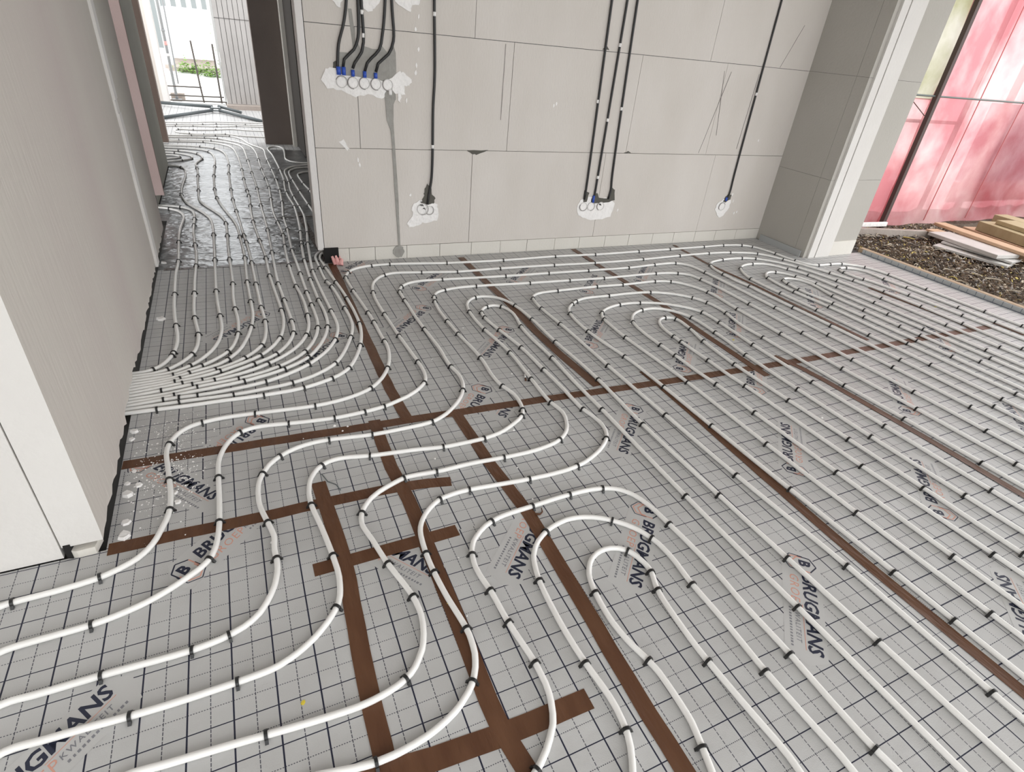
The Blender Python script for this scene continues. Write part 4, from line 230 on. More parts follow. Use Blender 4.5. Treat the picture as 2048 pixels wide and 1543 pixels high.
# ---------------------------------------------------------------- materials
def floor_material():
    m = bpy.data.materials.new('grid_foil'); m.use_nodes = True; nt = m.node_tree; N = nt.nodes; L = nt.links
    b = N['Principled BSDF']; uv = N.new('ShaderNodeUVMap'); uv.uv_map = 'sheet'
    sx = N.new('ShaderNodeSeparateXYZ'); L.new(uv.outputs[0], sx.inputs[0])
    def math_(op, a, c=None):
        n = N.new('ShaderNodeMath'); n.operation = op
        for i, v in enumerate((a, c)):
            if v is None: continue
            if isinstance(v, (int, float)): n.inputs[i].default_value = v
            else: L.new(v, n.inputs[i])
        return n.outputs[0]
    def line(co, per, off, half):           # 1 on the line
        t = math_('ADD', co, off); t = math_('PINGPONG', t, per / 2)
        return math_('LESS_THAN', t, half)
    U, V = sx.outputs[0], sx.outputs[1]
    solid_u = line(U, .1, 0, .0020); solid_v = line(V, .1, 0, .0014)
    dash = math_('LESS_THAN', math_('FRACT', math_('MULTIPLY', V, 90.0)), .78)
    dot = math_('LESS_THAN', math_('FRACT', math_('MULTIPLY', U, 170.0)), .58)
    half_u = math_('MULTIPLY', math_('MULTIPLY', line(U, .1, .05, .0011), dash), .9)
    half_v = math_('MULTIPLY', math_('MULTIPLY', line(V, .1, .05, .0011), dot), .85)
    f = math_('MAXIMUM', math_('MAXIMUM', solid_u, solid_v), math_('MAXIMUM', half_u, half_v))
    tc = N.new('ShaderNodeTexCoord')
    nz = N.new('ShaderNodeTexNoise'); nz.inputs['Scale'].default_value = 3.0; nz.inputs['Detail'].default_value = 6; L.new(tc.outputs['Object'], nz.inputs['Vector'])
    rp = N.new('ShaderNodeValToRGB'); rp.color_ramp.elements[0].position = .35; rp.color_ramp.elements[1].position = .7
    rp.color_ramp.elements[0].color = (.485, .480, .472, 1); rp.color_ramp.elements[1].color = (.545, .543, .538, 1); L.new(nz.outputs['Fac'], rp.inputs[0])
    mx = N.new('ShaderNodeMix'); mx.data_type = 'RGBA'; L.new(f, mx.inputs[0]); L.new(rp.outputs[0], mx.inputs[6]); mx.inputs[7].default_value = (.012, .014, .035, 1)
    L.new(mx.outputs[2], b.inputs['Base Color'])
    b.inputs['Roughness'].default_value = .46; b.inputs['Specular IOR Level'].default_value = .38
    n2 = N.new('ShaderNodeTexNoise'); n2.inputs['Scale'].default_value = 260; n2.inputs['Detail'].default_value = 1; L.new(tc.outputs['Object'], n2.inputs['Vector'])
    n3 = N.new('ShaderNodeTexNoise'); n3.inputs['Scale'].default_value = 7; n3.inputs['Detail'].default_value = 3; L.new(tc.outputs['Object'], n3.inputs['Vector'])
    bp = N.new('ShaderNodeBump'); bp.inputs['Strength'].default_value = .25; bp.inputs['Distance'].default_value = .002; L.new(n2.outputs['Fac'], bp.inputs['Height'])
    bp2 = N.new('ShaderNodeBump'); bp2.inputs['Strength'].default_value = .35; bp2.inputs['Distance'].default_value = .02; L.new(n3.outputs['Fac'], bp2.inputs['Height']); L.new(bp.outputs[0], bp2.inputs['Normal'])
    L.new(bp2.outputs[0], b.inputs['Normal'])
    return m
M_grid = floor_material()
M_foil = mat('hall_foil', (.22, .225, .23), .28, .75, .5, 2.5, .8, 9, col2=(.36, .365, .37), stretch=(1, 2.2, 1))
M_sub = mat('dark_subfloor', (.05, .047, .043), .9)
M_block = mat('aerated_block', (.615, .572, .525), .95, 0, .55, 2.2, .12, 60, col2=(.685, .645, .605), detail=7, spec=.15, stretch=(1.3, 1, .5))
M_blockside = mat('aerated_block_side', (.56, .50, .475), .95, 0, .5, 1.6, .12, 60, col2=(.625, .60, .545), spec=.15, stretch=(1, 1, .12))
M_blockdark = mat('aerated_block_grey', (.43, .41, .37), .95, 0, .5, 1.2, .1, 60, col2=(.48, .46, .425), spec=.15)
M_kim = mat('base_block', (.66, .63, .575), .95, 0, .5, 3, .1, 60, col2=(.72, .695, .64), spec=.15)
M_joint = mat('joint_shadow', (.10, .095, .09), .95)
M_plaster = mat('white_plaster', (.86, .84, .82), .9, 0, .5, 14, .5, 30, col2=(.93, .91, .89), spec=.2)
M_trim = mat('white_bead', (.72, .69, .67), .8, 0, .4, 5, .1, 40, col2=(.78, .76, .74), spec=.2)
M_white = mat('white_block', (.68, .655, .625), .9, 0, .5, 3, .1, 50, col2=(.73, .71, .68), spec=.2)
M_pinkish = mat('pinkish_block', (.50, .38, .36), .95, 0, .5, 2, .1, 50, col2=(.56, .44, .42), spec=.1)
M_green = mat('greenish_block', (.58, .575, .52), .95, 0, .5, 2, .1, 50, col2=(.64, .635, .58), spec=.1)
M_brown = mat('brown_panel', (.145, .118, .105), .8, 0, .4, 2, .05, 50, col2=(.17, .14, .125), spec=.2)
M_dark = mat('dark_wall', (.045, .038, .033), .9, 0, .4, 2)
M_pipe = mat('white_pipe', (.85, .84, .81), .28, 0, .4, 9, 0, 1, col2=(.89, .88, .855), spec=.5)
M_clip = mat('black_clip', (.012, .012, .012), .4)
M_tape = mat('brown_tape', (.095, .040, .020), .42, 0, .5, 22, .35, 35, col2=(.14, .066, .034), spec=.3, stretch=(1, .25, 1))
M_tapedk = mat('dark_tape', (.06, .035, .025), .35, 0, .4, 20, .3, 30)
M_conduit = mat('black_conduit', (.018, .018, .018), .45, 0, .3, 60)
M_grey = mat('chase_grey', (.30, .29, .265), .95, 0, .5, 20, .2, 40, col2=(.38, .37, .345), spec=.1)
M_dkgrey = mat('chase_dark', (.12, .115, .10), .95, spec=.1)
M_blue = mat('blue_coupling', (.03, .09, .48), .4)
M_box = mat('box_rim', (.68, .66, .64), .6)
M_line = mat('box_gap', (.20, .18, .17), .9)
M_navy = mat('print_navy', (.012, .016, .04), .5)
M_orange = mat('print_orange', (.66, .34, .26), .6)
M_greyprint = mat('print_grey', (.22, .22, .24), .6)
M_sheet = mat('print_ground', (.52, .516, .508), .46, spec=.38)
M_strip = mat('edge_foam', (.42, .43, .43), .7)
M_tick = mat('edge_tick', (.16, .18, .21), .7)
M_sill = mat('sill_board', (.40, .29, .19), .8, 0, .5, 12, col2=(.47, .36, .25))
M_mulch = mat('mulch_ground', (.035, .026, .018), .95, 0, .6, 60, .8, 60, col2=(.16, .12, .08))
M_tan = mat('tan_wood', (.50, .345, .215), .6, 0, .5, 6, .1, 60, col2=(.58, .42, .28), stretch=(6, 1, 1))
M_tang = mat('greenish_wood', (.34, .28, .155), .65, 0, .5, 6, .1, 60, col2=(.42, .36, .22), stretch=(6, 1, 1))
M_gboard = mat('grey_board', (.50, .485, .46), .6, 0, .4, 8, .05, 60, col2=(.57, .555, .53))
M_plank = mat('weathered_plank', (.34, .29, .255), .8, 0, .5, 8, .2, 40, col2=(.42, .37, .33))
M_steel = mat('galvanised_steel', (.11, .125, .13), .45, .3)
M_blackend = mat('black_cap', (.01, .01, .01), .5)
M_post = mat('dark_post', (.075, .05, .045), .7)
M_ext = mat('pale_concrete', (.82, .82, .80), .8)
M_van = mat('white_panel', (.9, .9, .9), .5)
M_panel = mat('grooved_panel', (.40, .385, .37), .7, 0, .4, 4, col2=(.46, .445, .43))
M_leaf = mat('green_leaf', (.14, .26, .04), .7)
M_pinkfoam = mat('pink_foam', (.70, .30, .30), .8, 0, .5, 30, .4, 40, col2=(.82, .48, .45))
M_holeshade = mat('hole_shade', (.01, .009, .009), .9)  # black painted in for the shade inside hollows

def tarp_material(name, c1, c2, see):
    m = bpy.data.materials.new(name); m.use_nodes = True; nt = m.node_tree; N = nt.nodes; L = nt.links
    out = N['Material Output']; N.remove(N['Principled BSDF'])
    tc = N.new('ShaderNodeTexCoord'); mp = N.new('ShaderNodeMapping'); mp.inputs['Scale'].default_value = (1.0, 1, 1.0); L.new(tc.outputs['Object'], mp.inputs['Vector'])
    nz = N.new('ShaderNodeTexNoise'); nz.inputs['Scale'].default_value = 1.9; nz.inputs['Detail'].default_value = 5; nz.inputs['Distortion'].default_value = .1; L.new(mp.outputs[0], nz.inputs['Vector'])
    rp = N.new('ShaderNodeValToRGB'); rp.color_ramp.elements[0].position = .40; rp.color_ramp.elements[1].position = .66
    rp.color_ramp.elements[0].color = (*c1, 1); rp.color_ramp.elements[1].color = (*c2, 1); L.new(nz.outputs['Fac'], rp.inputs[0])
    tr = N.new('ShaderNodeBsdfTranslucent'); di = N.new('ShaderNodeBsdfPrincipled'); tp = N.new('ShaderNodeBsdfTransparent')
    di.inputs['Roughness'].default_value = .3
    for s in (tr.inputs['Color'], di.inputs['Base Color'], tp.inputs['Color']): L.new(rp.outputs[0], s)
    a = N.new('ShaderNodeMixShader'); a.inputs[0].default_value = .35; L.new(tr.outputs[0], a.inputs[1]); L.new(di.outputs[0], a.inputs[2])
    b = N.new('ShaderNodeMixShader'); b.inputs[0].default_value = see; L.new(a.outputs[0], b.inputs[1]); L.new(tp.outputs[0], b.inputs[2])
    nb = N.new('ShaderNodeTexNoise'); nb.inputs['Scale'].default_value = 5; nb.inputs['Detail'].default_value = 4; L.new(mp.outputs[0], nb.inputs['Vector'])
    bp = N.new('ShaderNodeBump'); bp.inputs['Strength'].default_value = .35; bp.inputs['Distance'].default_value = .03; L.new(nb.outputs['Fac'], bp.inputs['Height'])
    L.new(bp.outputs[0], di.inputs['Normal']); L.new(bp.outputs[0], tr.inputs['Normal'])
    L.new(b.outputs[0], out.inputs['Surface']); return m
M_tarp = tarp_material('red_tarp', (.58, .21, .23), (.78, .50, .495), .22)
M_film = tarp_material('clear_film', (.36, .35, .20), (.66, .63, .56), .10)

# ---------------------------------------------------------------- setting: floor
bm = BM(); uvl = bm.loops.layers.uv.new('sheet')
def sheet(x0, x1, y0, y1, ox, oy, swap=False, mi=0):
    P = ((x0, y0), (x1, y0), (x1, y1), (x0, y1))
    f = bm.faces.new([bm.verts.new((x, y, 0)) for x, y in P]); f.material_index = mi
    for lp, (x, y) in zip(f.loops, P): lp[uvl].uv = (y - oy, x - ox) if swap else (x - ox, y - oy)
E0 = -.533
sheet(-3.2, .12, -2.6, 1.27, .001, .077); sheet(-3.2, .12, 1.27, 1.555, .001, .047)
sheet(.12, .39, -2.6, 1.27, .0145, .003); sheet(.39, .765, -2.6, 1.27, .0145, .003)
sheet(.12, .39, 1.27, 1.555, .02, .003); sheet(.39, .765, 1.27, 1.91, .02, .003)
sheet(E0, .12, 1.555, 1.96, .03, .06); sheet(.12, .39, 1.555, 1.96, .02, .003)
sheet(.765, 1.80, -2.6, 1.89, .042, .022); sheet(1.80, 2.77, -2.6, 1.86, .069, .034, True); sheet(2.77, 3.75, -2.6, 1.84, .05, .06, True)
sheet(3.75, 4.78, -2.6, 1.82, .02, .01, True); sheet(4.78, 5.27, -2.6, 1.82, .07, .04, True)
sheet(1.27 - 1.27 + E0, .515, 1.96, 3.97, .04, .01)
sheet(.39, .515, 1.91, 1.96, .02, .003); sheet(.515, .765, 1.91, 3.93, .03, .04)
sheet(.765, 1.46, 1.89, 3.93, .03, .04); sheet(1.46, 1.80, 1.89, 3.93, .01, .07, True); sheet(1.80, 2.41, 1.86, 3.93, .01, .07, True)
sheet(2.41, 2.77, 1.86, 3.93, .03, .02, True); sheet(2.77, 3.43, 1.84, 3.93, .03, .02, True); sheet(3.43, 3.75, 1.84, 3.93, .06, .05, True)
sheet(3.75, 4.48, 1.82, 3.93, .06, .05, True); sheet(4.48, 5.27, 1.82, 3.30, .02, .03, True)
sheet(E0, .515, 3.97, 5.06, .0, .0, False, 1); sheet(-.605, .515, 5.06, 7.09, 0, 0, False, 1); sheet(-2.5, .515, 7.09, 8.0, 0, 0, False, 1); sheet(.515, 2.5, 4.0, 8.0, 0, 0, False, 1); sheet(-3.5, 3.0, 8.0, 12.0, .03, .03)
# foam panel thickness down to the slab
box(bm, -3.2, 5.27, -2.6, 1.555, -.03, -.002, 2); box(bm, E0, 5.27, 1.555, 3.93, -.03, -.002, 2); box(bm, E0, .515, 3.93, 5.06, -.03, -.002, 2); box(bm, -.605, 2.5, 5.06, 7.09, -.03, -.002, 2); box(bm, -2.5, 2.5, 7.09, 12.0, -.03, -.002, 2)
box(bm, -3.2, 5.4, -2.6, 12.0, -.12, -.03, 2)
floor = struct('floor', bm, [M_grid, M_foil, M_sub], 'pale grey insulation sheets printed with a navy grid, covering the floor', 'floor')

# tape over the seams
def tape(bm, P, wid, z, mi=0):
    P = [Vector(p) for p in P]; n = len(P); L = []
    for i, p in enumerate(P):
        d = (P[min(n - 1, i + 1)] - P[max(0, i - 1)]).normalized(); q = Vector((-d.y, d.x)) * wid / 2
        L.append((p - q, p + q))
    ring = [[bm.verts.new((v.x, v.y, zz)) for v, zz in ((a, z - .0006), (b, z - .0006), (b, z), (a, z))] for a, b in L]
    for i in range(n - 1):
        for k in range(4): bm.faces.new((ring[i][k], ring[i][(k + 1) % 4], ring[i + 1][(k + 1) % 4], ring[i + 1][k])).material_index = mi
    bm.faces.new(ring[0]); bm.faces.new(ring[-1][::-1])
TAPE_LABEL = {
 'xa': 'long brown tape strip running across the room from left wall to right edge', 'xb': 'brown tape strip from the left wall corner to the foreground pipes',
 'xc': 'short brown tape strip crossing two lengthwise strips in the foreground', 'xd': 'brown tape strip nearest the camera at the bottom of the photo',
 'ya': 'brown tape strip from the back wall end beside the hall pipes', 'yb': 'brown tape strip wandering under the S-bent pipes to the bottom edge',
 'yc': 'brown tape strip left of the other foreground strips, ending at the bottom edge', 'yd': 'brown tape strip passing under the nested loop ends to the bottom edge',
 'ye': 'wide brown tape strip running between pipes to the lower right corner', 'yf': 'brown tape strip from back wall beneath the double hairpin loop',
 'yg': 'brown tape strip from back wall through the five nested loops', 'yh': 'thin brown tape line beneath the far right nested loops, left of two',
 'yi': 'brown tape strip leaving the right edge below the cross strip', 'yj': 'thin dark line of tape and painted pipe shadow near the right edge', 'yk': 'faint brown tape line at far right edge of photo'}
TAPE_W = {'xa': .05, 'xb': .05, 'xc': .05, 'xd': .055, 'ya': .05, 'yb': .05, 'yc': .05, 'yd': .05, 'ye': .046, 'yf': .05, 'yg': .046, 'yh': .03, 'yi': .042, 'yj': .032, 'yk': .022}
for i, (k, P) in enumerate(TAPE_RUNS.items()):
    P = [Vector(p) for p in P]
    if k in ('yb', 'yc', 'yd', 'ye', 'yi'):
        P.append(P[-1] + (P[-1] - P[0]).normalized() * .6)
    if k == 'yj': P = [p + Vector((-.014, 0)) for p in P]  # moved left of the pipe, so the tape also paints its shadow line
    if k == 'xd': P[0] = P[0] + Vector((-.22, .005))
    bm = BM(); Q = spline(P, .08) if len(P) > 2 else P
    Q = [q + Vector((random.uniform(-.0015, .0015), random.uniform(-.0015, .0015))) for q in Q]
    tape(bm, Q, TAPE_W[k], .0009 + .00016 * i)
    tag(obj('tape_strip', bm, M_tape), TAPE_LABEL[k], 'tape', 'brown tape over the sheet seams')
for P, wd, lab, m_ in (([(-.50, 3.975), (-.1, 3.97), (.52, 3.96)], .035, 'dark tape band across the hall threshold under the pipes', M_tapedk),
                  ([(.0, 5.06), (.55, 5.05)], .025, 'dark seam tape across the hall foil further back', M_tapedk),
                  ([(.50, 3.96), (.47, 4.6), (.45, 5.2)], .05, 'dark brown tape along right side of the hall floor', M_tapedk)):
    bm = BM(); tape(bm, P, wd, .0016); tag(obj('tape_strip', bm, m_), lab, 'tape', 'dark tape in the hall')

# ---------------------------------------------------------------- setting: walls
p0 = Vector((.53, 3.923)); wd = Vector((3.96, -.073)).normalized(); wn = Vector((-wd.y, wd.x))   # along the back wall / away from the room
WROT = math.atan2(wd.y, wd.x)
def bwall(s, d=0.0): return p0 + wd * s + wn * d       # d > 0 goes into the wall
# back wall: blocks with open joints in front of a dark core (local frame: x along, y into the wall)
bm = BM(); g = .0016
box(bm, -.045, 4.30, .012, .14, -.02, 2.7, 1)
courses = [(.0, .095, [-.045, .12, .30, .53, .78, 1.03, 1.27, 1.50, 1.75, 1.98, 2.23, 2.47, 2.72, 2.95, 3.19, 3.43, 3.68, 3.97, 4.30], 2),
           (.095, .748, [-.045, 1.005, 2.10, 3.19, 3.97, 4.30], 0), (.748, 1.415, [-.045, .235, 1.262, 2.28, 3.08, 3.97, 4.30], 0),
           (1.415, 2.08, [-.045, .986, 1.945, 2.90, 3.97, 4.30], 0), (2.08, 2.7, [-.045, .4, 1.4, 2.4, 3.4, 4.30], 0)]
for z0, z1, js, mi in courses:
    for a, b in zip(js, js[1:]):
        box(bm, a + g, b - g, random.uniform(0, .0015), .02, z0 + (.0 if z0 == 0 else g), z1 - g, mi)
wall_back = struct('wall_back', bm, [M_block, M_joint, M_kim], 'pale grey aerated block wall at the back with cable chases', 'wall')
wall_back.location = (p0.x, p0.y, 0); wall_back.rotation_euler.z = WROT
def patch(name, cx, cz, pts, m, d0, d1, parent=wall_back, jitter=0.0, sub=3):
    """irregular flat piece on the back wall: pts (s, z) outline, standing d1 proud"""
    out = []
    n = len(pts)
    for i in range(n):
        a, b = Vector(pts[i]), Vector(pts[(i + 1) % n])
        for k in range(sub):
            q = a.lerp(b, k / sub)
            if k or jitter: q = q + Vector((random.uniform(-jitter, jitter), random.uniform(-jitter, jitter)))
            out.append(q)
    b_ = BM(); lo = [b_.verts.new((q.x, -d0, q.y)) for q in out]; hi = [b_.verts.new((q.x, -d1, q.y)) for q in out]; N_ = len(out)
    b_.faces.new(hi); b_.faces.new(lo[::-1])
    for i in range(N_): b_.faces.new((lo[(i + 1) % N_], lo[i], hi[i], hi[(i + 1) % N_]))
    bmesh.ops.recalc_face_normals(b_, faces=b_.faces[:])
    bmesh.ops.triangulate(b_, faces=[f for f in b_.faces if len(f.verts) > 4])
    return obj(name, b_, m, parent)
def W2(x, z): return (x, z)
# white plaster around the boxes
patch('plaster_patch', 0, 0, [(.02, 1.13), (.05, 1.19), (.10, 1.20), (.45, 1.165), (.50, 1.20), (.53, 1.195), (.575, 1.16), (.56, 1.125), (.53, 1.12), (.53, 1.075), (.505, 1.075), (.495, 1.03), (.48, 1.075), (.42, 1.06), (.385, 1.048), (.30, 1.06), (.22, 1.05), (.14, 1.075), (.06, 1.09)], M_plaster, 0, .004, jitter=.006)
patch('plaster_patch', 0, 0, [(.565, .37), (.62, .42), (.66, .415), (.75, .385), (.765, .33), (.755, .27), (.69, .26), (.64, .255), (.60, .235), (.545, .225), (.535, .255), (.575, .31)], M_plaster, 0, .004, jitter=.006)
patch('plaster_patch', 0, 0, [(1.905, .335), (1.935, .395), (1.99, .42), (2.08, .405), (2.20, .405), (2.26, .37), (2.255, .31), (2.24, .26), (2.17, .24), (2.05, .235), (1.97, .255), (1.92, .29)], M_plaster, 0, .004, jitter=.005)
patch('plaster_patch', 0, 0, [(3.35, .34), (3.40, .38), (3.47, .385), (3.50, .37), (3.505, .30), (3.46, .23), (3.42, .215), (3.38, .24), (3.345, .29)], M_plaster, 0, .004, jitter=.005)
patch('plaster_patch', 0, 0, [(.08, 1.60), (.10, 1.545), (.14, 1.515), (.165, 1.50), (.175, 1.535), (.20, 1.60)], M_plaster, 0, .004, jitter=.006)
patch('plaster_patch', 0, 0, [(.28, 1.60), (.29, 1.51), (.32, 1.49), (.35, 1.51), (.38, 1.54), (.40, 1.60)], M_plaster, 0, .004, jitter=.006)
patch('plaster_patch', 0, 0, [(.47, 1.62), (.48, 1.555), (.53, 1.53), (.565, 1.515), (.585, 1.55), (.63, 1.565), (.64, 1.62)], M_plaster, 0, .004, jitter=.006)
patch('plaster_patch', 0, 0, [(.10, .79), (.13, .80), (.165, .745), (.15, .735)], M_plaster, 0, .003, jitter=.004)
for s_, z_ in ((.215, .68), (.225, .65), (.62, 1.33), (.605, 1.24), (.60, 1.20), (.60, 1.43), (.62, 1.50), (.56, .45), (.54, 1.04), (1.62, 1.07), (1.60, 1.055), (3.62, .87), (3.50, .42), (3.53, .36), (3.58, .25), (3.61, .26), (2.30, .31)):
    q = [(s_ + math.cos(t * PI / 3) * random.uniform(.004, .009), z_ + math.sin(t * PI / 3) * random.uniform(.008, .02)) for t in range(6)]
    patch('plaster_splash', 0, 0, q, M_plaster, 0, .002, sub=1)
# grey chases cut in the wall (dark mortar), broken joint corners
CH = .0022
for q in ([(.122, 1.165), (.125, 1.22), (.135, 1.28), (.195, 1.28), (.165, 1.245), (.155, 1.165)],
          [(.155, 1.16), (.165, 1.245), (.225, 1.30), (.252, 1.33), (.27, 1.29), (.225, 1.23), (.212, 1.16)],
          [(.212, 1.16), (.225, 1.23), (.27, 1.29), (.285, 1.32), (.335, 1.31), (.375, 1.31), (.30, 1.235), (.283, 1.155)],
          [(.283, 1.155), (.30, 1.235), (.375, 1.31), (.39, 1.335), (.43, 1.29), (.365, 1.235), (.35, 1.15)],
          [(.35, 1.15), (.365, 1.235), (.43, 1.29), (.460, 1.35), (.475, 1.30), (.476, 1.19), (.45, 1.165), (.40, 1.14)]):
    patch('cable_chase', 0, 0, q, M_grey, 0, .0044, jitter=.0012)
patch('cable_chase', 0, 0, [(.095, 1.175), (.10, 1.225), (.118, 1.235), (.135, 1.17), (.125, 1.155)], M_dkgrey, 0, .003, jitter=.002)
patch('cable_chase', 0, 0, [(.400, 1.07), (.415, 1.095), (.445, 1.10), (.470, 1.075), (.470, 1.045), (.455, 1.015), (.452, .92), (.4625, .70), (.474, .42), (.482, .10), (.468, .10), (.452, .42), (.442, .70), (.434, .86), (.410, .92), (.405, 1.0)], M_grey, 0, .0048, jitter=.001)
patch('cable_chase', 0, 0, [(.455, .095), (.50, .085), (.51, .05), (.49, .012), (.45, .01), (.425, .04), (.432, .075)], M_grey, 0, .006, jitter=.003)
patch('cable_chase', 0, 0, [(.205, 1.50), (.225, 1.50), (.245, 1.25), (.225, 1.25)], M_grey, 0, CH, jitter=.002)
patch('cable_chase', 0, 0, [(.66, .47), (.678, .525), (.70, .51), (.715, .45), (.735, .43), (.735, .395), (.70, .385), (.655, .39), (.63, .40), (.655, .43)], M_dkgrey, 0, .005, jitter=.005)
patch('cable_chase', 0, 0, [(1.955, .47), (2.0, .45), (1.99, .38), (1.96, .38)], M_dkgrey, 0, .005, jitter=.003)
patch('cable_chase', 0, 0, [(2.03, .41), (2.05, .445), (2.08, .445), (2.10, .41), (2.19, .405), (2.195, .50), (2.235, .47), (2.255, .39), (2.17, .37), (2.06, .365), (2.03, .38)], M_dkgrey, 0, .005, jitter=.003)
patch('cable_chase', 0, 0, [(3.41, .36), (3.43, .40), (3.46, .425), (3.49, .41), (3.485, .375), (3.44, .35)], M_dkgrey, 0, .006, jitter=.003)
patch('joint_gap', 0, 0, [(.96, .752), (1.12, .752), (1.03, .722), (1.0, .725)], M_dkgrey, 0, .002, jitter=.003)
patch('joint_gap', 0, 0, [(2.26, .75), (2.33, .752), (2.30, .764)], M_dkgrey, 0, .002, jitter=.002)
patch('joint_gap', 0, 0, [(1.93, 1.425), (1.985, 1.425), (1.965, 1.445)], M_dkgrey, 0, .002, jitter=.002)
for a, b in (((3.13, 1.36), (3.0, .76)), ((3.06, 1.36), (3.14, .9)), ((3.42, 1.36), (3.40, .80)), ((3.75, 1.72), (3.62, 1.42)), ((1.20, 1.40), (1.20, .95))):
    patch('hairline_crack', 0, 0, [(a[0] - .0012, a[1]), (a[0] + .0012, a[1]), (b[0] + .0012, b[1]), (b[0] - .0012, b[1])], M_line, 0, .0018, jitter=.0008, sub=6)

# round wall boxes: things of their own, set in the plaster
def wall_box(s, z, r, label, group, gap=True, dark=0):
    base = bwall(s, -.004); e = empty('wall_box', (base.x, base.y, z), WROT)
    tag(e, label, 'wall box', group)
    b = BM(); n = 28
    for ra, rb, d in ((r, r * .86, .006),):
        v = [[b.verts.new((math.cos(2 * PI * k / n) * rr, -dd, math.sin(2 * PI * k / n) * rr)) for k in range(n)] for rr, dd in ((ra, 0), (ra, d), (rb, d), (rb, .001))]
        for j in range(3):
            for k in range(n): b.faces.new((v[j][k], v[j][(k + 1) % n], v[j + 1][(k + 1) % n], v[j + 1][k]))
    bmesh.ops.recalc_face_normals(b, faces=b.faces[:]); obj('rim', b, M_box, e, True)
    b = BM(); v = [b.verts.new((math.cos(2 * PI * k / n) * r * .84, -.0035 - .0008 * random.random(), math.sin(2 * PI * k / n) * r * .84)) for k in range(n)]
    c = b.verts.new((0, -.005, 0))
    for k in range(n): b.faces.new((c, v[k], v[(k + 1) % n]))
    bmesh.ops.recalc_face_normals(b, faces=b.faces[:]); obj('plaster_plug', b, M_plaster, e)
    b = BM(); k0 = random.uniform(0, 6)
    pts = [(math.cos(k0 + t * .28) * r * 1.03, -.0045, math.sin(k0 + t * .28) * r * 1.03) for t in range(13)]
    tube(b, pts, .0022, 6); obj('gap_line', b, M_line, e)
    for q in range(dark):
        b = BM(); x_ = random.uniform(-.4, .4) * r; z_ = random.uniform(-.2, .7) * r
        tube(b, [(x_ - .008, -.006, z_), (x_, -.007, z_ + .006), (x_ + .007, -.006, z_ - .004)], .003, 6); obj('broken_tab', b, M_blackend, e)
for i, s in enumerate((.142, .211, .279, .349, .422)):
    wall_box(s, 1.124, .032, ['leftmost', 'second from left', 'middle', 'fourth from left', 'rightmost'][i] + ' round white wall box in the row of five under the blue couplings', 'switch boxes in a row of five')
wall_box(.645, .355, .040, 'round white wall box with broken tabs below the lone black conduit', 'socket boxes low on the back wall', dark=3)
wall_box(.695, .345, .030, 'round white wall box filled with plaster, right beside the broken one', 'socket boxes low on the back wall')
for i, s in enumerate((1.965, 2.035)):
    wall_box(s, .345, .033, ('left' if i == 0 else 'right') + ' of two pinkish round boxes under the three conduits', 'socket boxes low on the back wall')
wall_box(2.125, .345, .033, 'white wall box with black broken tabs under the third conduit of the group', 'socket boxes low on the back wall', dark=2)
wall_box(3.41, .315, .034, 'round white wall box low on the back wall near its right end', 'socket boxes low on the back wall')

# black conduits in the chases
def conduit(P, label, blue=None, spots=(), r=.0085, navy=None):
    P3 = [Vector((bwall(s, -.0088).x, bwall(s, -.0088).y, z)) for s, z in P]
    Q = spline([(s, z) for s, z in P], .03)
    b = BM(); tube(b, [(bwall(s, -.0088).x, bwall(s, -.0088).y, z) for s, z in Q], r, 10)
    e = empty('electrical_conduit', (bwall(P[-1][0]).x, bwall(P[-1][0]).y, P[-1][1])); tag(e, label, 'conduit', 'black conduits on the back wall')
    def put(nm, b_, m_):
        o = obj(nm, b_, m_, e, True); o.matrix_parent_inverse = Matrix.Translation(-e.location); return o
    put('conduit_pipe', b, M_conduit)
    for s, z in spots:
        b = BM(); q = bwall(s, -.0088); tube(b, [(q.x, q.y, z - .011), (q.x, q.y, z + .011)], r + .0012, 10); put('plaster_dab', b, M_plaster)
    if blue:
        for s, z0, z1, rr in blue:
            b = BM(); q = bwall(s, -.010); tube(b, [(q.x, q.y, z0), (q.x, q.y, z1)], rr, 12); put('blue_coupling', b, M_blue)
conduit([(.20, 2.68), (.205, 1.62), (.178, 1.44), (.138, 1.32), (.125, 1.22), (.122, 1.185)], 'leftmost black conduit above the row of five boxes', [(.128, 1.162, 1.205, .013)])
conduit([(.262, 2.68), (.262, 1.56), (.252, 1.36), (.225, 1.30), (.165, 1.245), (.155, 1.20)], 'second black conduit from left above the five boxes', [(.158, 1.162, 1.205, .012)])
conduit([(.281, 2.68), (.281, 1.56), (.283, 1.34), (.27, 1.29), (.225, 1.23), (.212, 1.20)], 'third black conduit from left above the five boxes', [(.211, 1.158, 1.192, .011)], [(.281, 1.49), (.283, 1.375)])
conduit([(.425, 2.68), (.418, 1.56), (.395, 1.38), (.375, 1.31), (.30, 1.235), (.283, 1.19)], 'fourth black conduit from left above the five boxes', [(.281, 1.155, 1.19, .011)])
conduit([(.455, 2.68), (.457, 1.56), (.462, 1.36), (.43, 1.29), (.365, 1.235), (.35, 1.19)], 'rightmost of five black conduits bending to the box row', [(.347, 1.155, 1.185, .011)])
conduit([(.71, 2.68), (.714, 1.6), (.722, 1.2), (.714, 1.0), (.712, .65), (.705, .54), (.690, .46), (.68, .39)], 'lone black conduit between the five-box row and the group of three', None, [(.716, 1.52), (.713, .77)])
conduit([(1.93, 2.68), (1.945, 1.71), (1.965, .55), (1.965, .45), (1.962, .40)], 'left of the three black conduits grouped on the back wall', None, [(1.95, 1.10)])
